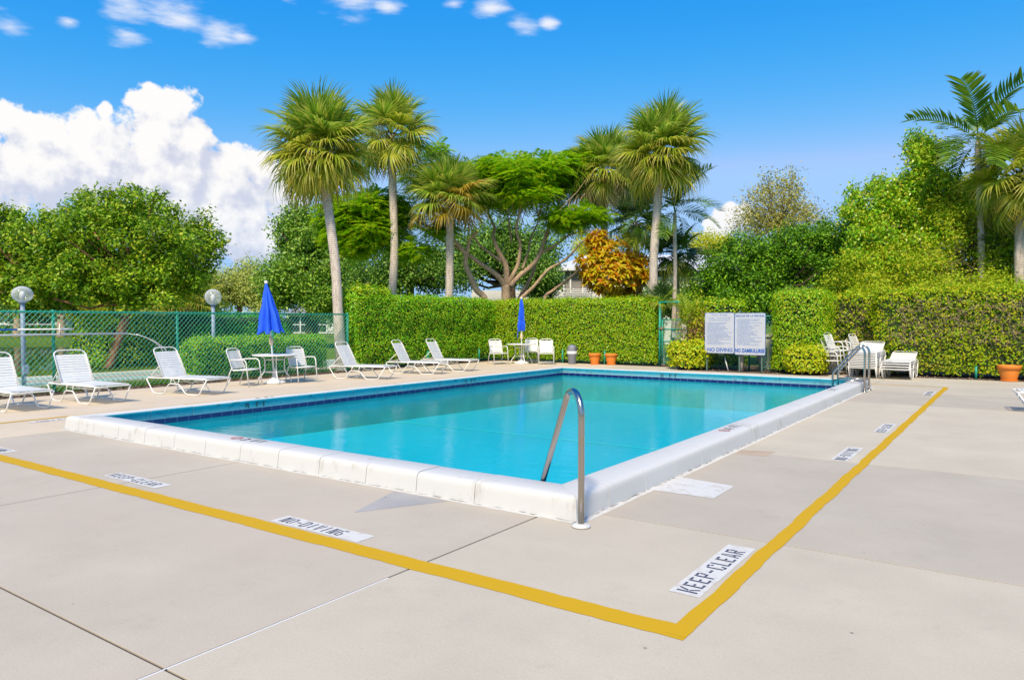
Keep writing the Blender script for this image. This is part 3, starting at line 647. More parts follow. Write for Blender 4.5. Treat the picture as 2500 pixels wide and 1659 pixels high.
def lounger(loc, rz, label, group, flat=False, full=True, back=27, seed=0):
    """chaise: foot towards local +x"""
    root = empty('sun_lounger', loc, rz, label, 'sun lounger', group)
    r = .0135; w = .335
    b = MB(); pts = rounded([(-.9, -w, .31), (-.86, -w, .345), (.80, -w, .345), (.86, -w*.9, .34), (.86, w*.9, .34), (.80, w, .345), (-.86, w, .345), (-.9, w, .31)], .06, 4)
    b.tube(pts, r, 8); fr = b.build('frame', M_white, root)
    b = MB(); b.tube([(-.86, -w, .345), (-.86, w, .345)], r, 6); b.build('rear_bar', M_white, fr)
    for s in (-1, 1):
        y = s*(w+.004)
        b = MB(); b.tube(rounded([(-.90, y, .32), (-.69, y, .014), (-.375, y, .014), (-.235, y, .23), (.06, y, .23), (.255, y, .014), (.62, y, .014), (.84, y, .335)], .06, 4), r, 8); lg = b.build('side_leg', M_white, root)
        if full:
            b = MB(); b.tube([(-.2, y, .23), (-.15, y, .34)], r*.8, 6); b.build('strut', M_white, lg); b = MB(); b.tube([(.03, y, .23), (.07, y, .34)], r*.8, 6); b.build('strut', M_white, lg)
    for x in (.16, -.2):
        b = MB(); b.tube(rounded([(x, -w, .335), (x, -w*.55, .25), (x, w*.55, .25), (x, w, .335)], .1, 5), r*.85, 6); b.build('brace', M_white, root)
    hx, hz = -.42, .352
    a = R_(back if not flat else 84); ln = .72 if not flat else .62
    tx, tz = hx-math.sin(a)*ln, hz+math.cos(a)*ln
    f = lambda t, y: (hx+(tx-hx)*t, y, hz+(tz-hz)*t)
    wb = .305
    b = MB(); b.tube(rounded([f(0, -wb), f(.92, -wb), f(1, -wb*.72), f(1, wb*.72), f(.92, wb), f(0, wb)], .11, 5), r, 8); bk = b.build('backrest', M_white, root)
    if not flat:
        b = MB(); b.tube(rounded([f(.40, -wb), (-.84, -wb*.93, .37), (-.84, wb*.93, .37), f(.40, wb)], .04, 3), r*.75, 6); b.build('prop', M_white, root)
    if full:
        straps(S_lback, f(.03, 0), f(.87, 0), 11, bk)
        straps(S_lounge, (hx+.02, 0, .352), (.80, 0, .352), 20, fr)
    else:
        b = MB(); b.box((hx, -w-.012, .347), (.72, w+.012, .353)); b.build('webbing', M_strap, fr)
        b = MB(); b.add([f(.03, -wb), f(.87, -wb), f(.87, wb), f(.03, wb)], [(0, 1, 2, 3)]); b.build('back_webbing', M_strap, bk)
    return root
G_L = 'white sun loungers along the fence side'
lounger((-14.98, 5.62, 0), R_(2), 'white strap lounger cut off by the left edge of the photo', G_L)
lounger((-15.02, 7.0, 0), R_(3), 'white strap lounger beside the second green fence post from the left edge', G_L)
lounger((-14.87, 9.02, 0), R_(12), 'white strap lounger just left of the left umbrella table', G_L)
lounger((-14.72, 14.05, 0), R_(15), 'white strap lounger in front of the leaning palm trunk', G_L)
lounger((-14.78, 16.3, 0), R_(17), 'white strap lounger in the middle of the three by the tall hedge', G_L)
lounger((-14.80, 17.85, 0), R_(13), 'white strap lounger nearest the far umbrella table', G_L)
GS1, GS2 = 'loungers in the tall stack', 'loungers in the low stack'
words = ['bottom', 'second', 'third', 'fourth', 'fifth', 'sixth', 'seventh', 'eighth', 'ninth', 'top']
for i in range(10):
    lb = 'topmost lounger of the tall stack, its backrest slightly raised' if i == 9 else ('lowest lounger of the tall stack behind the ladder' if i == 0 else f'{words[i]} lounger from the floor in the tall stack behind the ladder')
    lounger((-3.52+random.uniform(-.012, .012), 22.66+random.uniform(-.02, .02), i*.046), R_(-90)+random.uniform(-.012, .012), lb, GS1, flat=i < 9, full=i == 9, back=66).scale = (1, 1, .86)
for i in range(4):
    lb = ['lowest lounger of the low stack by the hedge', 'second lounger from the floor in the low stack', 'third lounger from the floor in the low stack', 'topmost lounger of the low stack by the hedge'][i]
    lounger((-2.70+random.uniform(-.012, .012), 22.66, i*.068), R_(-90)+random.uniform(-.012, .012), lb, GS2, flat=i < 3, full=i == 3, back=70).scale = (1, 1, .82)
def chair(loc, rz, label, group, sled=False, full=True):
    """stacking strap armchair facing local +x"""
    root = empty('patio_chair', loc, rz, label, 'chair', group)
    r = .0125; w = .27; wb = .235
    for s in (-1, 1):
        y = s*w
        b = MB(); b.tube(rounded([(.30, y, 0), (.225, y, .60), (.15, y, .655), (-.20, y, .64), (-.235, s*wb, .62)], .07, 5), r*1.15, 8); b.build('armrest', M_white, root)
        b = MB(); b.tube([(-.34, y, 0), (-.20, y*.96, .40), (-.17, s*wb, .44)], r, 8); b.build('leg', M_white, root)
    b = MB(); b.tube(rounded([(.25, -w, .40), (-.18, -wb-.01, .385), (-.18, wb+.01, .385), (.25, w, .40)], .03, 3), r, 8); b.tube([(.255, -w, .40), (.255, w, .40)], r, 8); sf = b.build('seat_frame', M_white, root)
    p0, p1 = Vector((-.17, 0, .40)), Vector((-.36, 0, .905))
    f = lambda t, y: tuple(p0+(p1-p0)*t+Vector((0, y, 0)))
    b = MB(); b.tube(rounded([f(0, -wb), f(.9, -wb), f(1, -wb*.7), f(1, wb*.7), f(.9, wb), f(0, wb)], .08, 5), r*1.1, 8); bk = b.build('backrest', M_white, root)
    if sled:
        b = MB(); b.tube([(.296, -w, .09), (.296, w, .09)], r*.8, 6); b.tube([(-.31, -w, .09), (-.31, w, .09)], r*.8, 6); b.build('stretcher', M_white, root)
    if full:
        straps(S_cback, f(.06, 0), f(.90, 0), 9, bk); straps(S_chair, (-.14, 0, .392), (.235, 0, .402), 7, sf)
    return root
G_A, G_B, G_C = 'chairs at the left umbrella table', 'chairs at the far umbrella table', 'stacked chairs by the right hedge'
chair((-15.48, 10.83, 0), R_(20), 'white strap armchair left of the left umbrella table', G_A)
chair((-15.15, 12.28, 0), R_(-8), 'white strap armchair right of the left umbrella table', G_A)
chair((-15.45, 21.32, 0), R_(-32), 'white strap armchair left of the far umbrella table', G_B, True)
chair((-15.05, 22.85, 0), R_(-62), 'white strap armchair half hidden behind the far umbrella table', G_B, True)
chair((-14.02, 22.30, 0), R_(-57), 'white strap armchair facing the camera right of the far umbrella table', G_B, True)
for i in range(3):
    chair((-4.33-.075*(2-i), 22.95-.01*(2-i), .02+.15*i), R_(-12), ['bottom chair of the stack beside the square hedge block', 'middle chair of the stack beside the square hedge block', 'top chair of the stack beside the square hedge block'][i], G_C, True)
for i in range(2):
    chair((-3.92+.09*i, 23.95, .10+.17*i), R_(-14), ['lower chair of the half hidden stack behind the tall lounger stack', 'upper chair of the half hidden stack behind the tall lounger stack'][i], G_C, True)
lounger((.80, 15.75, 0), R_(186), 'white lounger whose foot just shows at the right edge of the photo', 'lounger at the right edge')
def table(loc, label, rz=0):
    root = empty('patio_table', loc, rz, label, 'table', 'round white patio tables')
    b = MB(); b.lathe([(.02, .700), (.50, .700), (.535, .705), (.545, .718), (.54, .732), (.50, .735), (.49, .728), (.03, .728), (.02, .728)], 40); b.build('table_top', M_whitemesh, root)
    for k in range(4):
        a = math.pi/4+k*math.pi/2; c, s = math.cos(a), math.sin(a); f = lambda q, z: (c*q, s*q, z)
        b = MB(); b.tube(rounded([f(.34, .70), f(.24, .64), f(.235, .32), f(.40, .12), f(.40, .0)], .09, 5), .0135, 8); b.build('leg', M_white, root)
    for z in (.60, .29):
        b = MB(); P = [(.24*math.cos(math.pi/4+k*math.pi/2), .24*math.sin(math.pi/4+k*math.pi/2), z) for k in range(4)]
        for k in range(4): b.tube([P[k], P[(k+1) % 4]], .010, 6)
        b.build('stretcher_ring', M_white, root)
T1, T2 = (-15.45, 11.68, 0), (-14.93, 22.05, 0)
table(T1, 'round white patio table under the wider blue umbrella', .3); table(T2, 'round white patio table under the slim far umbrella', .1)
def umb_base(loc, label):
    root = empty('umbrella_base', loc, 0, label, 'umbrella base', 'white umbrella bases')
    b = MB(); b.lathe([(.27, .003), (.275, .03), (.25, .06), (.16, .09), (.09, .13), (.045, .17), (.04, .36), (.034, .37)], 28, fn=lambda i, a: 1+(.03*math.cos(8*a) if 1 < i < 4 else 0)); b.build('weighted_foot', M_whitemesh, root)
umb_base(T1, 'white bell-shaped umbrella base under the left table'); umb_base(T2, 'white bell-shaped umbrella base under the far table')
def umbrella(loc, tilt, label, z0, z1, rb, pleats, loose):
    root = empty('patio_umbrella', loc, 0, label, 'umbrella', 'closed blue umbrellas'); root.rotation_euler = tilt
    b = MB(); b.tube([(0, 0, .1), (0, 0, z1)], .019, 10); b.build('pole', mat('pole_white', (.78, .80, .82), .3), root)
    b = MB(); n = 96; prof = []
    zs = np.linspace(z0, z1, 26); V = []; F = []
    for i, z in enumerate(zs):
        t = (z-z0)/(z1-z0)
        base = .028+(rb-.028)*(1-t)**(.95 if loose else .55)
        if not loose: base *= (.62+.38*abs(math.sin(t*5+.4)))if t < .25 else .9
        for j in range(n):
            a = 2*math.pi*j/n; ph = pleats*a
            fold = (.5+.5*math.cos(ph))**.7; amp = .52*(1-t)**.5 if loose else .42
            rr = base*(1-amp*(1-fold))*(1+.05*math.sin(3*a+9*t)+.03*math.sin(7*a-14*t)); zz = z-(.05*(1-t)**6*math.cos(ph) if loose else .03*math.cos(ph)*(1-t)**4)
            tw = .25*(1-t)*math.sin(2*t)
            V.append((rr*math.cos(a+tw), rr*math.sin(a+tw), zz))
        if i:
            for j in range(n): j2 = (j+1) % n; F.append(((i-1)*n+j, (i-1)*n+j2, i*n+j2, i*n+j))
    b.add(V, F, 0, True); cn = b.build('canopy', M_blue, root)
    # vent flap near the top
    b = MB(); V = []; F = []
    for i, (z, q) in enumerate([(z1+.005, .025), (z1-.14, .062), (z1-.30, .105 if loose else .07)]):
        for j in range(n):
            a = 2*math.pi*j/n; rr = q*(1-.30*(1-(.5+.5*math.cos(pleats*a)))); V.append((rr*math.cos(a), rr*math.sin(a), z-(.02*math.cos(pleats*a) if i == 2 else 0)))
        if i:
            for j in range(n): j2 = (j+1) % n; F.append(((i-1)*n+j, i*n+j, i*n+j2, (i-1)*n+j2))
    b.add(V, F, 0, True); b.build('vent_flap', M_blue, cn)
    b = MB(); b.lathe([(.012, z1-.01), (.04, z1+.01), (.048, z1+.035), (.035, z1+.07), (.012, z1+.08)], 14); b.build('finial', M_whitemesh, root)
    b = MB(); zc = z0-.22; b.lathe([(.026, zc-.12), (.045, zc-.08), (.052, zc), (.04, zc+.09), (.026, zc+.12)], 12); ck = b.build('crank_housing', M_cream, root)
    b = MB(); b.tube([(.04, 0, zc+.04), (.1, -.02, zc+.05), (.11, -.02, zc+.02)], .008, 6); b.build('crank_handle', M_cream, ck)
    if not loose:
        b = MB(); b.tube([(-.10, -.07, z0+.04), (-.115, -.08, z0-.13), (-.105, -.08, z0-.30)], .012, 6); b.build('tie_strap', M_blue, cn)
umbrella(T1, (R_(-.5)+.055, -.062, 0), 'wide loosely closed blue umbrella leaning over the left table', 1.30, 2.52, .345, 7, True)
umbrella(T2, (0, 0, 0), 'slim tightly closed blue umbrella at the far table by the hedge', 1.22, 2.36, .165, 8, False)
# ------------------------------------------------------------------ bin, pots
root = empty('trash_can', (-13.38, 23.05, 0), 0, 'grey domed-lid trash can with a white liner by the hedge', 'trash can')
b = MB(); b.lathe([(.13, .004), (.138, .02), (.172, .44), (.175, .46)], 24); b.build('bin_body', M_grey, root)
b = MB(); b.lathe([(.18, .43), (.186, .50), (.183, .53), (.172, .60), (.14, .665), (.09, .70), (.03, .712)], 24); ld = b.build('lid', M_grey, root)
b = MB(); b.lathe([(.177, .36), (.186, .38), (.190, .46), (.186, .47)], 24, fn=lambda i, a: 1+.012*math.sin(9*a)+(.02*math.sin(2*a) if i == 0 else 0)); b.build('liner', M_clear, root)
b = MB(); b.box((.175, -.08, .53), (.188, .08, .60)); b.build('lid_flap', mat('flap_grey', (.12, .13, .15), .5), ld)
def pot(loc, r, h, label):
    root = empty('plant_pot', loc, 0, label, 'pot', 'terracotta pots')
    b = MB(); b.lathe([(r*.60, .02), (r*.62, .03), (r*.90, h*.74), (r*.90, h*.76), (r, h*.77), (r*1.01, h*.98), (r*.99, h), (r*.9, h), (r*.86, h*.8), (r*.3, h*.78)], 32); pb = b.build('pot_body', M_terra, root)
    b = MB(); b.lathe([(r*.66, .003), (r*.74, .02), (r*.75, .038), (r*.70, .04), (r*.6, .025)], 32); b.build('saucer', M_terra, root)
    b = MB(); b.lathe([(r*.8, h*.80), (r*.4, h*.82), (.01, h*.82)], 20); b.build('potting_soil', M_soil, root)
pot((-12.55, 23.25, 0), .225, .40, 'terracotta pot left of the pair by the hedge'); pot((-11.95, 23.36, 0), .225, .40, 'terracotta pot right of the pair by the hedge'); pot((-.2, 23.05, 0), .275, .42, 'large terracotta pot alone at the far right')
# ------------------------------------------------------------------ chain link fences
def chain(b, p, q, z0, z1, dx=.115, dz=.125, r=.0042):
    """diagonal wires between two ground points"""
    p, q = Vector(p), Vector(q); d = (q-p); L = d.length; d.normalize(); nrm = Vector((d.y, -d.x, 0)); k = dx/dz; hh = z1-z0
    for sg in (1, -1):
        s = -hh*k if sg > 0 else 0
        s0 = math.floor(s/dx)*dx
        while s0 < L+(0 if sg > 0 else hh*k):
            # s = s0 + sg*k*(z-z0)
            a, c = z0, z1
            if sg > 0:
                if s0 < 0: a = z0-s0/k
                if s0+k*hh > L: c = z0+(L-s0)/k
            else:
                if s0 > L: a = z0+(s0-L)/k
                if s0-k*hh < 0: c = z0+s0/k
            if c > a+.01:
                A = p+d*(s0+sg*k*(a-z0))+Vector((0, 0, a)); B = p+d*(s0+sg*k*(c-z0))+Vector((0, 0, c)); o = nrm*(r*.9*sg)
                t = (B-A).normalized(); u = t.cross(nrm).normalized()*r; w = nrm*r
                V = [A+u+o, A+w+o, A-u+o, A-w+o, B+u+o, B+w+o, B-u+o, B-w+o]
                b.add(V, [(0, 1, 5, 4), (1, 2, 6, 5), (2, 3, 7, 6), (3, 0, 4, 7)])
            s0 += dx
FX, FH = -17.42, 1.775
fence = empty('chain_link_fence', (FX, 7, 0), 0, 'green chain link fence between the loungers and the lawn', 'fence')
o = Vector((-FX, -7, 0))
for y in (-1.2, 1.65, 4.5, 7.38, 10.25, 13.1, 15.92):
    b = MB(); b.tube([Vector((FX, y, -.05))+o, Vector((FX, y, FH))+o], .032 if y != 15.92 else .036, 10); po = b.build('post', M_green, fence)
    b = MB(); b.lathe([(.036, FH-.03), (.04, FH+.0), (.034, FH+.035), (.02, FH+.05)], 10, c=(FX+o.x, y+o.y)); b.build('cap', M_green, po)
b = MB(); b.tube([Vector((FX, -1.2, FH))+o, Vector((FX, 15.92, FH))+o], .024, 8); b.build('top_rail', M_green, fence)
b = MB(); chain(b, Vector((FX+.03, -1.2, 0))+o, Vector((FX+.03, 15.92, 0))+o, .03, FH); tag(b.build('wire_mesh', M_wire, fence), kind='stuff')
b = MB()
for i in range(int(17.1/.1)): b.tube([Vector((FX+.03, -1.2+i*.1, FH))+o, Vector((FX+.03, -1.17+i*.1, FH+.045))+o], .005, 3, cap=False)
tag(b.build('wire_ends', M_wire, fence), kind='stuff')
hf = empty('hedge_fence', (-14, 23.75, 0), 0, 'green chain link fence buried in the tall clipped hedge', 'fence')
def fpost(root, x, y, h=1.7, r=.03):
    b = MB(); l = root.location; b.tube([(x-l.x, y-l.y, -.05), (x-l.x, y-l.y, h)], r, 8); b.build('post', M_green, root)
for x, y in [(-17.3, 19.6), (-17.3, 22.6), (-14.0, 23.42), (-12.25, 23.44)]: fpost(hf, x, y, .5)
b = MB(); l = hf.location; chain(b, (-17.45-l.x, 16-l.y, 0), (-17.45-l.x, 23.85-l.y, 0), .03, .28, r=.0025); chain(b, (-17.45-l.x, 23.85-l.y, 0), (-10.5-l.x, 23.85-l.y, 0), .03, .28, r=.0025); tag(b.build('wire_mesh', M_wire, hf), kind='stuff')
sf = empty('pump_fence', (-7, 23.35, 0), 0, 'green chain link fence panel below the pool rules sign', 'fence')
for x in (-8.95, -7.05, -5.1): fpost(sf, x, 23.35, 1.75)
b = MB(); b.tube([(-1.95, 0, 1.72), (1.9, 0, 1.72)], .022, 8); b.build('top_rail', M_green, sf)
b = MB(); chain(b, (-1.95, 0, 0), (1.9, 0, 0), .03, 1.72); tag(b.build('wire_mesh', M_wire, sf), kind='stuff')
# right hedge stub posts
rf = empty('right_fence', (-1, 23.45, 0), 0, 'green fence posts showing at the foot of the right hedge', 'fence')
for x in (-3.1, -.95, 1.3): fpost(rf, x, 23.5, .34)
# ------------------------------------------------------------------ gate
gt = empty('pool_gate', (-10.28, 23.78, 0), 0, 'green chain link gate under a tall green frame', 'gate')
gw = 1.02
b = MB(); b.tube([(0, 0, 0), (0, 0, 2.22)], .042, 10); b.build('gate_post', M_green, gt)
b = MB(); b.tube([(gw+.1, 0, 0), (gw+.1, 0, 2.22)], .042, 10); b.build('gate_post', M_green, gt)
b = MB(); b.tube([(-.04, 0, 2.22), (gw+.14, 0, 2.22)], .036, 10); b.build('overhead_bar', M_green, gt)
leaf = MB(); leaf.tube([(.10, -.02, .10), (.10, -.02, 1.62)], .026, 8); leaf.tube([(gw, -.02, .10), (gw, -.02, 1.62)], .026, 8); gl = leaf.build('gate_leaf', M_green, gt)
for z in (.11, .86, 1.28, 1.61):
    b = MB(); b.tube([(.10, -.02, z), (gw, -.02, z)], .022, 8); b.build('gate_rail', M_green, gl)
b = MB(); chain(b, (.10, -.02, 0), (gw, -.02, 0), .11, 1.61, .075, .08, .0035); tag(b.build('wire_mesh', M_wire, gl), kind='stuff')
b = MB(); b.box((.44, .02, 1.0), (.84, .03, 1.26)); b.build('blank_notice', M_plate, gt)
b = MB(); b.box((.03, -.07, 1.28), (.15, -.01, 1.36)); b.tube([(-.03, -.05, 1.3), (.12, -.05, 1.3)], .02, 8); b.build('latch', mat('rusty_latch', (.32, .25, .18), .5, .6, vary=(30, .3)), gt)
# ------------------------------------------------------------------ rules sign
SX0, SX1, SY = -8.20, -6.30, 22.50
sg = empty('pool_rules_sign', ((SX0+SX1)/2, SY, 0), 0, 'white two-panel pool rules sign in English and Spanish on posts', 'sign')
so = Vector((-(SX0+SX1)/2, -SY, 0))
for x, h in ((SX0+.06, 1.80), (-7.10, 1.92), (SX1-.12, 1.80)):
    b = MB(); b.box((x+so.x-.02, .03, -.05), (x+so.x+.02, .075, h)); b.tube([(x+so.x, .10, -.05), (x+so.x, .10, h-.05)], .018, 6); b.build('sign_post', mat('dull_green_steel', (.10, .17, .14), .5), sg)
M_sign = mat('sign_white', (.48, .50, .54), .5, vary=(2.5, .05)); M_sblue = mat('sign_blue', (.02, .11, .42), .6); M_faint = mat('sign_faint_blue', (.19, .27, .47), .7, vary=(12, .25))
def rrect(x0, z0, x1, z1, r, n=5):
    P = []
    for cx, cz, a0 in ((x1-r, z0+r, -90), (x1-r, z1-r, 0), (x0+r, z1-r, 90), (x0+r, z0+r, 180)):
        for k in range(n+1): a = R_(a0+90*k/n); P.append((cx+r*math.cos(a), cz+r*math.sin(a)))
    return P
def plate(name, x0, z0, x1, z1, y0, y1, m, parent, r=.05):
    P = rrect(x0, z0, x1, z1, r); b = MB(); n = len(P)
    b.add([(x, y0, z) for x, z in P]+[(x, y1, z) for x, z in P], [tuple(range(n)), tuple(range(2*n-1, n-1, -1))]+[(i, n+i, n+(i+1) % n, (i+1) % n) for i in range(n)]); return b.build(name, m, parent)
def text_mesh(s, width, height, m, parent, x, z, y, bold=0.0, name='lettering', align='C'):
    cu = bpy.data.curves.new('txt', 'FONT'); cu.body = s; cu.size = 1; cu.offset = bold; cu.resolution_u = 3
    o = bpy.data.objects.new('txt', cu); col.objects.link(o); dg = bpy.context.evaluated_depsgraph_get(); me = bpy.data.meshes.new_from_object(o.evaluated_get(dg)); bpy.data.objects.remove(o)
    co = np.empty(len(me.vertices)*3, np.float32); me.vertices.foreach_get('co', co); co = co.reshape(-1, 3); lo, hi = co.min(0), co.max(0)
    c2 = np.zeros_like(co); c2[:, 0] = x+((co[:, 0]-lo[0])/(hi[0]-lo[0])-(.5 if align == 'C' else 0))*width; c2[:, 2] = z+(co[:, 1]-lo[1])/(hi[1]-lo[1])*height; c2[:, 1] = y
    me.vertices.foreach_set('co', c2.ravel()); me.materials.clear(); me.materials.append(m); me.update(); me.name = name
    return tag(link(name, me, parent), kind='stuff')
pw = (SX1-SX0)/2
for k, (px0, zb, zt_) in enumerate([(-pw, .555, 1.83), (0, .525, 1.82)]):
    p = plate('sign_panel', px0+.004, zb, px0+pw-.004, zt_, -.012, .0, M_sblue, sg)
    plate('sign_face', px0+.014, zb+.010, px0+pw-.014, zt_-.010, -.016, -.0125, M_sign, p, .045)
    cx = px0+pw/2
    if k == 0:
        text_mesh('POOL RULES', .50, .055, M_faint, p, cx, 1.73, -.018, .012)
        text_mesh('SWIM AT YOUR OWN RISK', .70, .040, M_faint, p, cx, 1.64, -.018, .01); text_mesh('NO LIFEGUARD ON DUTY', .68, .040, M_faint, p, cx, 1.575, -.018, .01)
        text_mesh('NO DIVING', .80, .125, M_sblue, p, cx+.02, .605, -.018, .03)
        zz = 1.50
    else:
        text_mesh('REGLAS DE LA PISCINA', .88, .055, M_sblue, p, cx, 1.70, -.018, .03)
        text_mesh('NO ZAMBULLIRSE', .90, .125, M_sblue, p, cx, .60, -.018, .05)
        zz = 1.61
    b = MB(); rs = random.Random(5+k)
    while zz > .80:      # rows of small print
        ln = rs.uniform(.35, .78); x = px0+.09; e = px0+.09+ln
        if rs.random() < .6: b.quad((px0+.055, -.018, zz), (px0+.068, -.018, zz), (px0+.068, -.018, zz+.013), (px0+.055, -.018, zz+.013))
        while x < e:
            w = rs.uniform(.02, .07); b.quad((x, -.018, zz), (min(x+w, e), -.018, zz), (min(x+w, e), -.018, zz+.018), (x, -.018, zz+.018)); x += w+.012
        zz -= .037
    tag(b.build('small_print', M_faint, p), kind='stuff')
# things behind the sign
b = MB(); b.box((-6.95, 24.1, 0), (-4.9, 25.4, 1.05)); b.box((-7.0, 24.05, 1.05), (-4.85, 25.45, 1.12)); tag(b.build('pump_house', mat('beige_stucco', (.52, .47, .36), .8, vary=(3, .08))), 'low beige pump enclosure behind the fence below the sign', 'shed')
root = empty('electric_box', (-6.75, 23.7, 0), 0, 'dark grey electric box with conduit behind the fence below the sign', 'electric box')
b = MB(); b.bbox((-.15, -.06, .28), (.15, .06, .72), .01); b.build('housing', mat('dark_box', (.06, .07, .09), .5), root)
b = MB(); b.tube(rounded([(0, 0, .3), (0, 0, .1), (.35, 0, .08), (.5, 0, .3), (.5, 0, .45)], .06, 4), .02, 6); b.build('conduit', M_grey, root)
b = MB(); b.tube([(0, 0, -.03), (0, 0, .55), (.02, 0, .62)], [.085, .08, .05], 10); tag(b.build('wooden_post', bark_mat('weathered_wood', (.32, .26, .2), (.55, .48, .4), (3, 3, .6)), None, (-7.12, 22.75, 0)), 'short weathered wooden post below the middle of the sign', 'post')
b = MB(); b.tube([(0, 0, -.02), (-.12, 0, .42)], .018, 8); tag(b.build('white_pipe', M_whitemesh, None, (-7.5, 22.7, 0)), 'thin leaning white pipe below the English sign panel', 'pipe')
root = empty('valve_box', (-8.0, 23.55, 0), 0, 'small pale valve box on a stem behind the fence below the sign', 'box'); b = MB(); b.bbox((-.1, -.05, .42), (.1, .05, .58), .01); b.build('housing', mat('pale_green_box', (.32, .42, .36), .6), root); b = MB(); b.tube([(0, 0, 0), (0, 0, .43)], .02, 6); b.build('stem', M_grey, root)
b = MB(); b.box((-4.95, 23.35, 0), (-4.45, 23.55, .75)); tag(b.build('white_wall', mat('flaking_white_wall', (.66, .66, .64), .8, vary=(9, .2), bump=(14, .5))), 'flaking white wall end between the square hedge and stacked chairs', 'wall')
# ------------------------------------------------------------------ lamp posts, pole, hook
def glass_mat():
    m = bpy.data.materials.new('acrylic_globe'); m.use_nodes = True; nt = m.node_tree; N = nt.nodes; L = nt.links; b = N['Principled BSDF']; out = N['Material Output']
    b.inputs['Base Color'].default_value = (.82, .84, .86, 1); b.inputs['Roughness'].default_value = .08; b.inputs['Specular IOR Level'].default_value = .8
    w = N.new('ShaderNodeTexWave'); w.bands_direction = 'Z'; w.inputs['Scale'].default_value = 18; tc = N.new('ShaderNodeTexCoord'); L.new(tc.outputs['Object'], w.inputs['Vector'])
    bp = N.new('ShaderNodeBump'); bp.inputs['Strength'].default_value = .15; L.new(w.outputs['Fac'], bp.inputs['Height']); L.new(bp.outputs[0], b.inputs['Normal'])
    t = N.new('ShaderNodeBsdfTransparent'); t.inputs[0].default_value = (.93, .95, .95, 1)
    lw = N.new('ShaderNodeLayerWeight'); lw.inputs[0].default_value = .35
    mr = N.new('ShaderNodeMapRange'); L.new(lw.outputs['Facing'], mr.inputs['Value']); mr.inputs['To Min'].default_value = .18; mr.inputs['To Max'].default_value = .85
    mx = N.new('ShaderNodeMixShader'); L.new(mr.outputs[0], mx.inputs[0]); L.new(t.outputs[0], mx.inputs[1]); L.new(b.outputs[0], mx.inputs[2]); L.new(mx.outputs[0], out.inputs[0]); return m
M_globe = glass_mat()
def lamp(loc, h, r, label, sq=1.0, box=True):
    root = empty('lamp_post', loc, 0, label, 'lamp post', 'globe lamp posts')
    b = MB(); b.tube([(0, 0, -.05), (0, 0, h)], .052, 12); b.build('pole', M_postblue, root)
    b = MB(); b.lathe([(.06, h-.02), (.085, h), (.085, h+.03), (.06, h+.04)], 16); b.build('collar', M_postblue, root)
    zc = h+.02+r*sq*.95; pr = [(r*math.cos(a)+.001, zc+r*sq*math.sin(a)) for a in np.linspace(-1.25, 1.57, 20)]
    b = MB(); b.lathe(pr, 32); gb = b.build('globe', M_globe, root)
    b = MB(); b.lathe([(.05, h+.03), (.05, h+.12), (.065, h+.14), (.065, zc+.02), (.03, zc+.08)], 12); b.build('bulb_holder', M_whitemesh, gb)
    if box:
        b = MB(); b.bbox((.05, -.06, .26), (.15, .06, .48), .01); b.tube([(.09, 0, 0), (.09, 0, .27)], .02, 6); b.build('junction_box', M_postblue, root)
lamp((-20.43, 7.96, 0), 2.03, .235, 'globe lamp post nearest the left edge behind the fence', .86)
lamp((-18.82, 12.16, 0), 2.02, .225, 'globe lamp post between the lounger and the left umbrella table')
pl = pix(598, 770, 38); lamp((pl.x, pl.y, 0), pl.z-.25, .25, 'distant globe lamp just showing above the fence left of the blue umbrella', 1, False)
root = empty('telescopic_pole', (FX+.09, 5.6, 1.40), 0, 'blue and white telescopic pole hung on the fence', 'pole')
b = MB(); b.tube([(0, -4.6, 0), (0, 1.04, 0)], .020, 8); b.build('blue_section', mat('pole_blue', (.05, .22, .62), .4), root)
b = MB(); b.tube([(0, 1.04, 0), (0, 1.85, 0), (0, 1.86, 0), (0, 2.15, 0)], [.016, .016, .021, .021], 8); b.build('white_section', M_white, root)
root = empty('shepherd_hook', (FX+.11, 5.6, 1.285), 0, 'white rescue hook with long looped end hung on the fence', 'rescue hook')
b = MB(); b.tube([(0, -4.6, 0), (0, 3.35, 0)], .021, 8); b.build('shaft', M_white, root)
b = MB(); Pk = [(0, 3.3, 0), (.01, 3.65, -.05), (.02, 4.0, -.20), (.03, 4.28, -.42), (.03, 4.40, -.68), (.02, 4.33, -.86), (0, 4.22, -.88), (-.01, 4.15, -.78), (-.01, 4.19, -.60), (0, 4.22, -.46), (.01, 4.10, -.30), (.015, 3.85, -.13), (.0, 3.55, -.02)]
b.tube(rounded(Pk, .12, 3), .0105, 6); b.build('hook_loop', M_white, root)
b = MB(); b.tube([(FX+.035, 7.45, 1.30), (FX+.13, 7.45, 1.27), (FX+.14, 7.45, 1.52)], .012, 6); b.tube([(FX+.035, 3.2, 1.30), (FX+.13, 3.2, 1.27), (FX+.14, 3.2, 1.52)], .012, 6)
b2 = [(v[0]-fence.location.x, v[1]-fence.location.y, v[2]) for v in b.v]; b.v = b2; b.build('pole_bracket', M_white, fence)
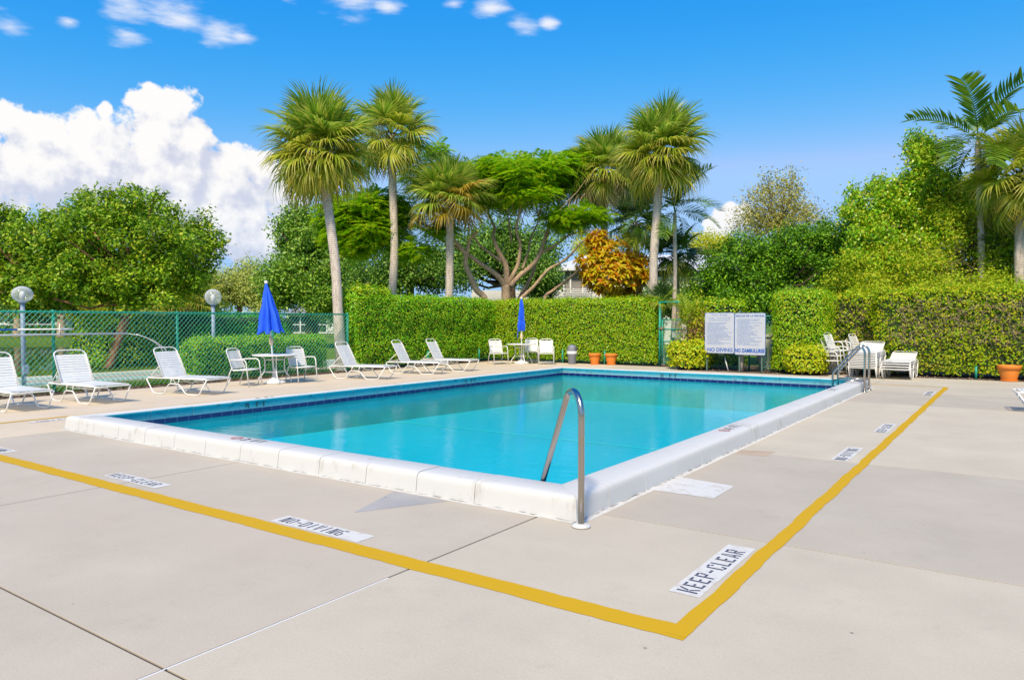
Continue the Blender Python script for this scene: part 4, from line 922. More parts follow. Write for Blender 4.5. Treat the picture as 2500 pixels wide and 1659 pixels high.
# ------------------------------------------------------------------ beds, courts, pond
def bed(name, poly, z, m): b = MB(); b.poly([(x, y, z) for x, y in poly]); return tag(b.build(name, m), kind='structure')
bed('mulch_bed', [(-16.84, -5.9), (-16.84, 23.4), (-9.2, 23.4), (-9.2, 24.3), (-18.4, 24.3), (-18.2, 15.8), (-17.55, 12), (-17.4, -5.9)], -.012, M_soil)
bed('soil_bed', [(-9.2, 22.1), (-4.5, 22.1), (-4.5, 23.0), (9, 23.0), (9, 26), (-9.2, 26)], -.008, M_soil)
n = 5200; P = np.zeros((n, 3)); k = n//2
P[:k, 0] = rng.uniform(-17.5, -16.83, k); P[:k, 1] = rng.uniform(3, 16, k); P[k:, 0] = rng.uniform(-9.2, 8, n-k); P[k:, 1] = np.where(P[k:, 0] < -4.5, rng.uniform(22.12, 23.4, n-k), rng.uniform(22.98, 23.6, n-k)); P[:, 2] = rng.uniform(.0, .015, n)
tag(leaves('wood_chips', P, rng.normal(size=(n, 3))*.5+[0, 0, 1], rng.uniform(.03, .08, n), rng.uniform(.02, .04, n), M_chip), 'brown wood chips and dry leaves covering the planting beds', 'mulch', kind='stuff')
M_cgreen = concrete('court_pale_green', (.34, .47, .42), .1); M_ccream = concrete('court_cream', (.58, .53, .47), .08); M_cpink = concrete('court_pink', (.50, .33, .29), .1)
def strip_x(name, x0, x1, y0, y1, z, m, sk=0): return bed(name, [(x0, y0), (x1, y0), (x1, y1), (x0, y1)], z, m)
strip_x('shuffleboard_court', -23.6, -19.1, -8, 22, -.04, M_ccream)
for x0, x1, m in [(-19.75, -19.5, M_cpink), (-21.3, -20.05, M_cgreen), (-22.9, -21.9, M_cgreen), (-21.65, -21.45, M_cpink)]: strip_x('court_band', x0, x1, -8, 22, -.034, m)
pond = [(-25.2, -12), (-25.0, 4), (-25.3, 9.5), (-26.5, 13), (-29, 17), (-34, 21), (-40, 24), (-47, 22), (-52, 14), (-56, 4), (-58, -12)]
bed('pond', pond, -.02, M_pond); bed('pond_bed', pond, -.055, mat('pond_mud', (.05, .05, .02), .9))
# grass blades
M_blade = leafmat('grass_blade', [(.07, .14, .01), (.17, .29, .02), (.30, .36, .04)], .3, .6, .2)
def grass(name, n, x0, x1, y0, y1, h, label, edge=None):
    P = np.stack([rng.uniform(x0, x1, n), rng.uniform(y0, y1, n), np.full(n, -.05)], 1)
    d = rng.normal(size=(n, 3))*.45+[0, 0, 1]; A = unit(d); S = unit(np.cross(A, rng.normal(size=(n, 3)))); hh = rng.uniform(.5, 1.1, (n, 1))*h
    V = np.empty((n, 3, 3)); V[:, 0] = P-S*.006; V[:, 1] = P+S*.006; V[:, 2] = P+A*hh
    return tag(link(name, npmesh(name, V.reshape(-1, 3), np.arange(3*n).reshape(-1, 3), M_blade)), label, 'grass', kind='stuff')
grass('fence_grass', 22000, -19.15, -17.5, 2, 15.5, .16, 'strip of bright grass along the foot of the fence')
grass('pond_grass', 16000, -25.2, -23.55, 2, 20, .17, 'grass between the shuffleboard court and the pond')
grass('far_bank_grass', 9000, -62, -40, -5, 30, .35, 'lawn on the far bank of the pond')
# ------------------------------------------------------------------ hedges
LG = (2.05, 3.0, .9)     # gain on leaf colours, lightens them in place of more fill light
GREENS = {
 'lime': leafmat('lime_hedge_leaf', [(.05, .095, .004), (.13, .21, .006), (.215, .30, .009), (.30, .36, .02)], .35, .4, .4),
 'mid': leafmat('mid_hedge_leaf', [(.03, .09, .004), (.09, .20, .007), (.17, .29, .012), (.26, .36, .02)], .3, .4, .4),
 'deep': leafmat('deep_hedge_leaf', [(.014, .055, .005), (.035, .12, .008), (.06, .17, .012), (.10, .23, .02)], .25, .35, .45),
 'gold': leafmat('golden_leaf', [(.09, .13, .005), (.22, .27, .01), (.36, .38, .015), (.48, .40, .02)], .35, .45, .3),
 'wild': leafmat('wild_hedge_leaf', [(.05, .07, .004), (.13, .165, .006), (.22, .24, .01), (.31, .27, .02), (.26, .17, .03)], .42, .5, .25, patch=((.30, .21, .11), .7, .60, .74)),
}
def hedge(name, box, rz, loc, mt, dens, leafL, label, rnd=.25, bumpy=.06, group=None, top_extra=0, shell=.12, cat='hedge'):
    """clipped hedge: rounded box of leaves over an added dark filler box. box=(lx,ly,h) centred at loc"""
    lx, ly, h = box; root = empty(name, loc, rz, label, cat, group)
    b = MB(); e = .16; b.bbox((-lx/2+e, -ly/2+e, .12), (lx/2-e, ly/2-e, h-e), .12); b.build('filler_core', M_dark, root)  # added solid box in dark foliage colour, blocks the view through the leaves
    areas = [lx*h, lx*h, ly*h, ly*h, lx*ly*(1+top_extra)]; tot = sum(areas); n = int(dens*tot)
    f = rng.choice(5, n, p=np.array(areas)/tot); u = rng.uniform(-.5, .5, n); v = rng.uniform(0, 1, n)
    P = np.zeros((n, 3)); N = np.zeros((n, 3))
    for k, (ax, s) in enumerate([(1, -1), (1, 1), (0, -1), (0, 1)]):
        m = f == k; oth = 1-ax; P[m, ax] = s*[lx, ly][ax]/2; P[m, oth] = u[m]*[lx, ly][oth]; P[m, 2] = v[m]*h; N[m, ax] = s
    m = f == 4; P[m, 0] = u[m]*lx; P[m, 1] = (v[m]-.5)*ly; P[m, 2] = h; N[m, 2] = 1
    # round the corners: pull towards an inner box
    inner = np.array([lx/2-rnd, ly/2-rnd, h-rnd]); Q = P.copy(); Q[:, 0] = np.clip(P[:, 0], -inner[0], inner[0]); Q[:, 1] = np.clip(P[:, 1], -inner[1], inner[1]); Q[:, 2] = np.minimum(P[:, 2], inner[2])
    D = P-Q; ln = np.linalg.norm(D, axis=1, keepdims=True); N = np.where(ln > 1e-6, D/(ln+1e-9), N); P = Q+N*rnd
    w = (np.sin(P[:, 0]*2.3+1)+np.sin(P[:, 1]*2.9+2)+np.sin(P[:, 2]*3.7)+np.sin(P[:, 0]*7.1+P[:, 2]*6)+np.sin(P[:, 1]*6.3-P[:, 2]*5))*.2
    hol = np.clip(np.sin(P[:, 0]*3.1+P[:, 2]*4.3+7)*np.sin(P[:, 1]*3.7-P[:, 2]*2.9+3)+np.sin(P[:, 0]*9.3+P[:, 1]*8.1+P[:, 2]*7.7)*.6-.75, 0, 1)
    P = P+N*(w*bumpy-rng.random(n)**1.5*(shell+hol*.12)-hol*.05+rng.random(n)**7*.12)[:, None]
    keep = (P[:, 2] > .05+.12*rng.random(n)); P, N = P[keep], N[keep]; n = len(P)
    leaves('foliage', P, N+rng.normal(size=(n, 3))*.55+np.array([0, 0, .25]), leafL*rng.uniform(.7, 1.25, n), leafL*.62*rng.uniform(.7, 1.2, n), mt, root, axis=rng.normal(size=(n, 3))+np.array([0, 0, -.9]))
    b = MB()
    for i in range(max(3, int(max(lx, ly)*1.6))):
        x, y = random.uniform(-.45, .45)*lx, random.uniform(-.35, .35)*ly; b = MB(); b.tube([(x, y, -.05), (x+random.uniform(-.1, .1), y+random.uniform(-.1, .1), .35)], .018, 5); b.build('stem', M_twig, root)
    return root
hedge('clipped_hedge', (1.0, 7.7, 2.42), 0, (-17.9, 20.1, 0), GREENS['mid'], 1150, .066, 'tall clipped hedge running along the left side behind the loungers', bumpy=.12)
hedge('clipped_hedge', (7.3, 1.0, 2.40), 0, (-14.1, 24.25, 0), GREENS['lime'], 1200, .064, 'tall clipped lime green hedge behind the far table and pots')
hedge('tall_hedge_tuft', (.9, 1.7, .55), 0, (-17.9, 17.2, 2.15), GREENS['lime'], 420, .095, 'unclipped tuft of shoots on the left end of the tall hedge', bumpy=.2, shell=.3, cat='shrub')
hedge('low_hedge', (.95, 4.5, 1.14), 0, (-18.25, 13.25, 0), GREENS['mid'], 950, .064, 'low clipped hedge just behind the fence beside the umbrella table', rnd=.3)
hedge('block_hedge', (1.6, 3.1, 1.78), .2, (-25.2, 12.9, 0), GREENS['lime'], 420, .09, 'clipped hedge block in lit-looking lime leaves at the pond edge beside the leaning trunk', rnd=.35)  # the lit face of this hedge is put into its lime leaf colour
hedge('block_hedge', (2.2, 5.6, 1.85), .15, (-25.7, 17.2, 0), GREENS['deep'], 400, .09, 'dark green rounded hedge block behind the shuffleboard court', rnd=.8)
hedge('square_hedge', (1.55, 1.5, 2.48), 0, (-5.45, 23.45, 0), GREENS['lime'], 1100, .066, 'square clipped hedge block right of the pool rules sign')
hedge('gate_hedge', (1.9, .8, 2.28), 0, (-8.25, 23.85, 0), GREENS['lime'], 470, .085, 'clipped hedge between the gate and the pool rules sign', shell=.3)
hedge('small_bush', (1.25, .9, .82), .1, (-8.85, 22.85, 0), GREENS['gold'], 700, .10, 'small golden green bush at the foot of the gate hedge', rnd=.36, bumpy=.25, shell=.2, cat='bush')
hedge('small_bush', (1.0, .8, .78), -.1, (-5.15, 22.5, 0), GREENS['gold'], 720, .09, 'small golden green bush in front of the square hedge', rnd=.3, bumpy=.18, cat='bush')
rh = hedge('wild_hedge', (9.6, 1.6, 2.55), -.03, (1.2, 24.35, 0), GREENS['wild'], 800, .08, 'long overgrown yellow green hedge along the right side', rnd=.35, bumpy=.22, shell=.28)
rh2 = hedge('wild_hedge', (2.4, 1.4, 2.45), 0, (-4.2, 25.2, 0), GREENS['wild'], 520, .09, 'overgrown brownish hedge corner behind the stacked chairs', rnd=.35, bumpy=.25, shell=.3)
# dead twigs poking out of the wild hedge, brown patch by the gate
def twigs(parent, n, c, sp, ln, name='dry_twigs', z=None):
    b = MB()
    for i in range(n):
        p = Vector((c[0]+random.uniform(-sp[0], sp[0]), c[1]+random.uniform(-sp[1], sp[1]), c[2]+random.uniform(-sp[2], sp[2])))
        d = Vector((random.gauss(0, 1), random.gauss(-.3, .5), random.gauss(.1, .8))).normalized()*random.uniform(.3, 1)*ln
        m = p+d*.5+Vector((random.uniform(-.06, .06), random.uniform(-.06, .06), random.uniform(-.06, .06)))
        b.tube([p, m, p+d], [.006, .005, .003], 4, cap=False)
    return tag(b.build(name, M_twig, parent), kind='stuff')
twigs(rh, 420, (-2.6, -.82, 1.55), (1.7, .12, .65), .34); twigs(rh, 240, (1.2, -.82, 1.2), (2.5, .1, .9), .3); twigs(rh2, 200, (.5, -.72, 1.5), (.9, .12, .6), .3)
gh = empty('brown_shrub', (-8.75, 23.25, 0), 0, 'scraggly shrub with a dead orange brown patch beside the gate', 'shrub')
LG = (1, 1, 1)
n = 1500; P = rng.normal(size=(n, 3))*[.24, .12, .34]+[-.02, 0, 1.15]; leaves('dead_leaves', P, rng.normal(size=(n, 3)), .075, .035, leafmat('dead_leaf', [(.22, .10, .04), (.50, .25, .10), (.62, .36, .18)], .3), gh)
n = 1300; P = rng.normal(size=(n, 3))*[.3, .16, .35]+[-.05, .02, 1.65]; leaves('green_leaves', P, rng.normal(size=(n, 3))+[0, -.5, .5], .085, .05, GREENS['gold'], gh)
n = 700; P = rng.normal(size=(n, 3))*[.28, .16, .3]+[-.1, .02, .75]; leaves('low_leaves', P, rng.normal(size=(n, 3))+[0, -.5, .5], .085, .05, GREENS['lime'], gh)
twigs(gh, 120, (0, 0, 1.1), (.3, .15, .6), .4)
# ------------------------------------------------------------------ palms
def palm_leaf_mat(name, cols, tipc, t0, t1, trans=.45):
    m = leafmat(name, cols, trans, .4, .4); nt = m.node_tree; N = nt.nodes; L = nt.links
    at = N.new('ShaderNodeAttribute'); at.attribute_name = 'tip'; mr = N.new('ShaderNodeMapRange'); L.new(at.outputs['Fac'], mr.inputs['Value']); mr.inputs['From Min'].default_value = t0; mr.inputs['From Max'].default_value = t1
    g = [n for n in N if n.type == 'NEW_GEOMETRY'][0]; q = N.new('ShaderNodeMath'); q.operation = 'MULTIPLY'; L.new(mr.outputs[0], q.inputs[0])
    q2 = N.new('ShaderNodeMapRange'); L.new(g.outputs['Random Per Island'], q2.inputs['Value']); q2.inputs['To Min'].default_value = .35; q2.inputs['To Max'].default_value = 1; L.new(q2.outputs[0], q.inputs[1])
    ramp = [n for n in N if n.type == 'VALTORGB'][0]; x = N.new('ShaderNodeMix'); x.data_type = 'RGBA'; L.new(q.outputs[0], x.inputs[0]); L.new(ramp.outputs[0], x.inputs[6]); x.inputs[7].default_value = (*tipc, 1)
    b = N['Principled BSDF']; L.new(x.outputs[2], b.inputs['Base Color']); t = [n for n in N if n.type == 'BSDF_TRANSLUCENT'][0]; L.new(x.outputs[2], t.inputs[0]); return m
LG = (3.1, 2.95, 1.7)
PM_fresh = palm_leaf_mat('sabal_fresh', [(.05, .10, .012), (.12, .19, .025), (.22, .29, .06)], (.30, .30, .08), .6, 1)
PM_mid = palm_leaf_mat('sabal_mid', [(.09, .14, .012), (.18, .24, .025), (.30, .34, .06)], (.46, .36, .08), .45, 1)
LG = (1.75, 1.85, 1.3)
PM_old = palm_leaf_mat('sabal_old', [(.15, .18, .02), (.27, .29, .03), (.36, .33, .05)], (.52, .32, .06), .5, 1.0)
PM_dry = palm_leaf_mat('sabal_dry', [(.26, .20, .08), (.42, .34, .16), (.52, .42, .24)], (.50, .36, .22), .3, .9)
LG = (1.7, 1.75, 1.2)
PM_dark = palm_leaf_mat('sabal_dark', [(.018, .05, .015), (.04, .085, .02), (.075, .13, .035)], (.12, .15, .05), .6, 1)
LG = (1, 1, 1)
PM_gold = palm_leaf_mat('sabal_golden', [(.40, .30, .02), (.55, .40, .03), (.58, .44, .08)], (.62, .42, .10), .4, 1)
PM_lime = palm_leaf_mat('areca_lime', [(.24, .38, .01), (.36, .48, .02), (.42, .50, .04)], (.5, .5, .06), .7, 1)
LG = (1.9, 1.95, 1.2)
PM_feather = palm_leaf_mat('feather_green', [(.03, .075, .008), (.06, .12, .012), (.12, .19, .025)], (.25, .24, .06), .7, 1)
def fan_frond(mt, lp, lf, droop, nseg, seed, spread=128):
    """costapalmate frond: petiole along +x, narrow segments fanned about its end, tips hanging"""
    r = np.random.default_rng(seed); V = []; F = []; T = []
    def strip(P, Wd, S, t):
        b0 = len(V)
        for p, w, tt in zip(P, Wd, t): V.append(p-S*w); V.append(p+S*w); T.extend([tt, tt])
        for i in range(len(P)-1): F.append((b0+2*i, b0+2*i+1, b0+2*i+3, b0+2*i+2))
    ps = np.linspace(0, 1, 4); strip([np.array([lp*s, 0, -.10*lp*s*s]) for s in ps], [.028, .02, .016, .014], np.array([0, 1, 0.]), [0]*4)
    hub = np.array([lp, 0, -.10*lp])
    for i in range(nseg):
        u = (i+.5)/nseg*2-1; a = R_(spread)*u + r.normal()*.025; ln = lf*(.70+.30*math.cos(a*.62))*r.uniform(.9, 1.08)
        st = hub+np.array([.22*lf*(1-abs(u)), 0, -.03*(1-abs(u))])       # segments spring along the short midrib
        d = np.array([math.cos(a), math.sin(a), .30*abs(math.sin(a))-.05]); d /= np.linalg.norm(d); S = np.cross(d, [0, 0, 1.]); S /= np.linalg.norm(S)+1e-9
        tilt = r.normal()*.35; S = S*math.cos(tilt)+np.array([0, 0, 1])*math.sin(tilt)
        dr = droop*r.uniform(.7, 1.4); P = []
        for s in (0, .3, .58, .8, 1.0): P.append(st+d*ln*s*(1-.16*dr*s*s)+np.array([0, 0, -1])*dr*ln*.62*max(0, s-.25)**2*1.3)
        w0 = .95*lf*R_(spread)*2/nseg*.27
        strip(P, [w0*.45, w0, w0*.8, w0*.42, .002], S, [0, .25, .55, .8, 1])
    return npmesh('frond', np.array(V), np.array(F), mt, attr=T)
def feather_frond(mt, ln, arch, nl, ll, lw, seed, vee=.5):
    """pinnate frond arching over, leaflets in two rows"""
    r = np.random.default_rng(seed); V = []; F = []; T = []
    def strip(P, Wd, S, t):
        b0 = len(V)
        for p, w, tt in zip(P, Wd, t): V.append(p-S*w); V.append(p+S*w); T.extend([tt, tt])
        for i in range(len(P)-1): F.append((b0+2*i, b0+2*i+1, b0+2*i+3, b0+2*i+2))
    def ra(s): a = arch*s; return np.array([ln*math.sin(a)/arch, 0, -ln*(1-math.cos(a))/arch]), np.array([math.cos(a), 0, -math.sin(a)])
    ss = np.linspace(0, 1, 9); strip([ra(s)[0] for s in ss], [.022*(1-.85*s) for s in ss], np.array([0, 1, 0.]), [0]*9)
    for i in range(nl):
        s = .16+.84*(i+.5)/nl; p, t = ra(s); n = np.array([-t[2], 0, t[0]])*-1
        if n[2] < 0: n = -n
        l = ll*math.sin(math.pi*(.12+.80*(s-.16)/.84))**.6*r.uniform(.88, 1.1)
        for sd_ in (-1, 1):
            d = t*.55+np.array([0, sd_, 0])*.9+n*vee+r.normal(size=3)*.05; d /= np.linalg.norm(d); S = np.cross(d, n); S /= np.linalg.norm(S)+1e-9; g = r.uniform(.25, .6)
            P = [p+d*l*q+np.array([0, 0, -1])*g*l*q*q*.6 for q in (0, .4, .75, 1)]
            strip(P, [lw*.5, lw, lw*.7, .003], S, [0, .4, .75, 1])
    return npmesh('frond', np.array(V), np.array(F), mt, attr=T)
def trunk_tube(pts, rad, mt, parent, name='trunk', n=12, sub=5, rough=.05):
    P = [Vector(p) for p in pts]; out = []; rr = []
    for i in range(len(P)-1):
        p0, p1, p2, p3 = P[max(i-1, 0)], P[i], P[i+1], P[min(i+2, len(P)-1)]
        for k in range(sub):
            t = k/sub; out.append(.5*((2*p1)+(p2-p0)*t+(2*p0-5*p1+4*p2-p3)*t*t+(3*p1-p0-3*p2+p3)*t**3)); rr.append((rad[i]+(rad[i+1]-rad[i])*t)*random.uniform(1-rough, 1+rough))
    out.append(P[-1]); rr.append(rad[-1]); b = MB(); b.tube(out, rr, n); return b.build(name, mt, parent)
FAN = {}
def fan(mt, lp, lf, droop, k):
    key = (mt.name, round(lp, 2), round(lf, 2), droop, k)
    if key not in FAN: FAN[key] = fan_frond(mt, lp, lf, droop, 44, 17*k+int(droop*10)+len(FAN))
    return FAN[key]
def sabal(name, label, base, top, r, nf, rad=.17, mats=(PM_fresh, PM_mid, PM_old), flowers=0, mid=None, group='cabbage palms', lean=.0, elev=(80, -48), boots=True):
    base, top = Vector(base), Vector(top); root = empty(name, base, 0, label, 'palm tree', group); t = top-base
    m = (t*.5+Vector(mid)) if mid else t*.5+Vector((random.uniform(-.08, .08), random.uniform(-.08, .08), 0))
    trunk_tube([(0, 0, -.1), (t*.02).to_tuple(), (m*.55).to_tuple(), m.to_tuple(), (m+(t-m)*.6).to_tuple(), t.to_tuple()], [rad*1.25, rad*1.1, rad, rad*.93, rad*.95, rad*.8], M_palmbark, root, rough=.045, sub=7, n=14)
    lp, lf = r*.44, r*.62
    for i in range(nf):
        q = (i+.5)/nf; az = i*2.39996+random.uniform(-.25, .25); el = elev[0]+(elev[1]-elev[0])*q**.9+random.uniform(-9, 9)
        mt = mats[0] if q < .45 else mats[1] if q < .80 else mats[2]
        if random.random() < .12: mt = mats[min(2, (0 if q < .45 else 1 if q < .8 else 2)+1)]
        dr = .55 if q < .35 else .85 if q < .7 else 1.05
        o = link('frond', fan(mt, lp, lf, dr, i % 3), root, t+Vector((0, 0, .16*(1-q))), (random.uniform(-.5, .5), -R_(el), az), (random.uniform(.88, 1.1),)*3)
    if boots:
        b = MB()
        for i in range(26):
            a = i*2.4; z = -.38+.5*i/26; d = Vector((math.cos(a), math.sin(a), .9)); p = t+Vector((0, 0, z))+Vector((math.cos(a), math.sin(a), 0))*rad*.7; b.tube([p, p+d*.16], [.03, .016], 5)
        b.build('leaf_boots', M_darkbark, root)
    for k in range(flowers):
        a = -1.2+k*1.3+random.uniform(-.3, .3); c = t+Vector((math.cos(a)*r*.38, math.sin(a)*r*.38, r*.02)); n = 900
        P = rng.normal(size=(n, 3))*[.16*r/2, .16*r/2, .30*r/2]+np.array(c); leaves('flower_stalk', P, rng.normal(size=(n, 3)), .10, .018, FLOWER, root, axis=rng.normal(size=(n, 3))*.6+[0, 0, -1])
    return root
FLOWER = leafmat('palm_blossom', [(.30, .20, .06), (.52, .38, .13), (.62, .48, .22)], .2, .8, .1)
def gp(px, py, dep): p = pix(px, py, dep); return (p.x, p.y, 0)
sabal('cabbage_palm', 'tall leaning palm with the biggest fan crown left of the hedge', (-17.62, 15.85, 0), pix(783, 372, 23.6), 1.85, 74, .16, flowers=2, mid=(.10, .07, .0))
sabal('cabbage_palm', 'tallest fan palm just right of the leaning palm', gp(950, 800, 29.0), pix(955, 330, 29.0), 1.85, 36, .165, flowers=1, elev=(80, -60), mid=(.14, .09, 0))
sabal('cabbage_palm', 'shorter fan palm with a yellow frond in front of the spreading tree', gp(1091, 800, 28.8), pix(1098, 495, 28.8), 1.75, 46, .165, mats=(PM_fresh, PM_fresh, PM_gold), elev=(84, -28))
sabal('cabbage_palm', 'left fan palm of the right pair, with dry hanging fronds', gp(1490, 800, 32.0), pix(1472, 420, 32.0), 1.85, 58, .165, mats=(PM_fresh, PM_mid, PM_dry), elev=(78, -58))
sabal('cabbage_palm', 'right fan palm of the right pair, in front of its neighbour', gp(1598, 800, 26.8), pix(1614, 378, 26.8), 1.8, 66, .165, mats=(PM_fresh, PM_mid, PM_old), elev=(84, -48), mid=(-.12, -.08, 0))
sabal('dark_fan_palm', 'dark fan palm between the two right palms', gp(1560, 800, 37), pix(1552, 545, 37), 2.0, 26, .18, mats=(PM_dark, PM_dark, PM_mid), group='background palms')
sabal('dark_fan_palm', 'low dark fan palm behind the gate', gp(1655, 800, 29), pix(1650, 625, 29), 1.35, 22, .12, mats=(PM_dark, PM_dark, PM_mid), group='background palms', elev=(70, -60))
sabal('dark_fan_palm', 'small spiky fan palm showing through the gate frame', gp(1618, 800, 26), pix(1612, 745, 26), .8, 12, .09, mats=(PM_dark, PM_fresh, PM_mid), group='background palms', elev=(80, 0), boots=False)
sabal('weeping_fan_palm', 'short pale weeping fan palm behind the hedge blocks by the pond', gp(452, 800, 31), pix(452, 752, 31), 1.75, 26, .2, mats=(PM_mid, PM_mid, PM_mid), group='background palms', elev=(85, -15))
sabal('right_fan_palm', 'fan palm cut off by the right edge of the photo', gp(2500, 800, 23.2), pix(2492, 425, 23.2), 1.8, 34, .15, mats=(PM_mid, PM_mid, PM_old), group='background palms', elev=(75, -60))
FEA = {}
def feather(name, label, base, top, r, nf, rad, mt, group, arch=1.3, elev=(75, -20), nl=26, lw=.022, trunk_mat=None):
    base, top = Vector(base), Vector(top); root = empty(name, base, 0, label, 'palm tree', group); t = top-base
    if rad: trunk_tube([(0, 0, -.1), (t*.5+Vector((.05, .03, 0))).to_tuple(), (t*.93).to_tuple(), t.to_tuple()], [rad*1.2, rad, rad*.95, rad*.6], trunk_mat or M_palmbark, root, rough=.03)
    for i in range(nf):
        q = (i+.5)/nf; k = i % 2; key = (mt.name, r, k)
        if key not in FEA: FEA[key] = feather_frond(mt, r*1.25, arch*(.85+.35*k), nl, r*.34, lw*r/1.6, 31+k+len(FEA))
        link('frond', FEA[key], root, t, (random.uniform(-.5, .5), -R_(elev[0]+(elev[1]-elev[0])*q+random.uniform(-8, 8)), i*2.39996+random.uniform(-.3, .3)), (random.uniform(.85, 1.1),)*3)
    return root
feather('feather_palm', 'slender ringed feather palm beside the right fan palm', gp(1640, 800, 27.4), pix(1648, 520, 27.4), 1.65, 13, .075, PM_feather, 'feather palms')
feather('feather_palm', 'tall feather palm rising over the right hedge', gp(2396, 800, 24.2), pix(2388, 345, 24.2), 2.1, 15, .10, PM_feather, 'feather palms', elev=(82, -30), lw=.03)
feather('feather_palm', 'feather palm fronds showing inside the tall leafy shrub', gp(2160, 800, 27.5), pix(2165, 510, 27.5), 1.35, 9, .06, PM_feather, 'feather palms', elev=(80, 0))
feather('feather_palm', 'low dark feather palm inside the right thicket', gp(2440, 800, 24.6), pix(2425, 640, 24.6), 1.5, 10, .06, PM_dark, 'feather palms', elev=(70, -10))
feather('young_palm', 'young lime green palm sprouting beside the gate', (-9.25, 23.55, 0), pix(1678, 782, 23.7), .85, 5, 0, PM_lime, 'feather palms', arch=.7, elev=(89, 62), nl=9, lw=.05)
# ------------------------------------------------------------------ broadleaf trees
def tufts(C, Rr, n, per, tr, up=.5, hollow=.5):
    """leaf positions and normals in tufts spread through ellipsoid clumps"""
    nt_ = max(1, n//per); d = rand_dir(nt_); rad = (hollow+(1-hollow)*rng.random(nt_)**.6)[:, None]; c = np.array(C)+d*rad*np.array(Rr)
    P = np.repeat(c, per, 0)+rng.normal(size=(nt_*per, 3))*tr; N = np.repeat(d, per, 0)*.9+rng.normal(size=(nt_*per, 3))*.6+np.array([0, 0, up]); return P, N
def crown(root, clumps, leafL, asp, mt, per=9, tr=.16, name='crown', up=.5, hollow=.45):
    l = np.array(root.location); Ps, Ns = [], []
    for c, r, n in clumps: P, N = tufts(c, r, n, per, tr, up, hollow); Ps.append(P); Ns.append(N)
    P, N = np.concatenate(Ps)-l, np.concatenate(Ns); n = len(P); return leaves(name, P, N, leafL*rng.uniform(.7, 1.3, n), leafL*asp*rng.uniform(.8, 1.2, n), mt, root)
def ell(cx, cy, rx, ry, dep, K, n, rs=.36, ddep=None):
    """clumps filling an ellipse of the given photograph size at a distance"""
    out = []; s = dep/FPX; dd = ddep if ddep is not None else rx*s*.8
    for i in range(K):
        a = i*2.39996; q = math.sqrt((i+.5)/K)*.82; d = dep+random.uniform(-1, 1)*dd*math.sqrt(max(.05, 1-q*q))
        c = pix(cx+rx*q*math.cos(a), cy+ry*q*math.sin(a), d); k = random.uniform(.75, 1.25)*rs; out.append((c, (rx*s*k, rx*s*k, max(ry, rx*.45)*s*k), n//K))
    return out
def limbs(root, base, hubs, clumps, r0, mt, every=1):
    """trunk from base through hubs, then a limb to each clump"""
    l = root.location; P = [Vector(base)-l]+[Vector(h)-l for h in hubs]; trunk_tube(P, [r0*(1-.35*i/max(1, len(P)-1)) for i in range(len(P))], mt, root, rough=.06)
    b = MB()
    for i, (c, r, n) in enumerate(clumps):
        if i % every: continue
        c = Vector(c)-l; h = min(P[1:] or P, key=lambda q: (q-c).length); m = h+(c-h)*.5+Vector((random.uniform(-.2, .2), random.uniform(-.2, .2), -.12*(c-h).length+random.uniform(0, .3))); k = r0*.42
        b = MB(); b.tube([h, h+(m-h)*.5+Vector((0, 0, .1)), m, c], [k, k*.8, k*.6, k*.25], 6); b.build('limb', mt, root)
LG = (2.9, 3.1, 1.4)
LF = {
 'seagrape': leafmat('left_tree_leaf', [(.014, .036, .004), (.05, .10, .007), (.11, .18, .012), (.20, .26, .03)], .4, .45, .3),
 'oak': leafmat('oak_leaf', [(.02, .05, .01), (.05, .10, .018), (.10, .17, .03), (.16, .23, .05)], .25, .4, .4),
 'olive': leafmat('olive_leaf', [(.07, .085, .035), (.13, .15, .06), (.19, .20, .09), (.25, .24, .12)], .25, .55, .25),
 'black': leafmat('dark_broadleaf', [(.015, .04, .008), (.035, .075, .016), (.06, .115, .028), (.13, .18, .06)], .25, .45, .25),
 'glossy': leafmat('glossy_mound_leaf', [(.010, .032, .003), (.026, .07, .005), (.055, .12, .008), (.11, .18, .014)], .28, .45, .25),
 'ficus': leafmat('ficus_leaf', [(.04, .10, .006), (.09, .19, .01), (.16, .28, .015), (.25, .35, .03)], .35, .35, .45),
 'scrub': leafmat('scrub_leaf', [(.05, .095, .006), (.12, .18, .01), (.19, .25, .015), (.26, .28, .03)], .42, .5, .25),
 'yellow': leafmat('yellow_canopy_leaf', [(.14, .18, .01), (.26, .30, .015), (.36, .36, .03)], .4, .5, .3),
 'fern': leafmat('feathery_leaf', [(.04, .11, .004), (.085, .19, .006), (.14, .25, .008), (.19, .30, .012)], .55, .5, .15),
}
def tree(name, label, base, hubs, clumps, leafL, asp, mt, r0, bark, group=None, per=9, tr=.16, up=.5, every=1, hollow=.45, cat='tree'):
    root = empty(name, base, 0, label, cat, group); crown(root, clumps, leafL, asp, mt, per, tr, up=up, hollow=hollow); limbs(root, base, hubs, clumps, r0, bark, every); return root
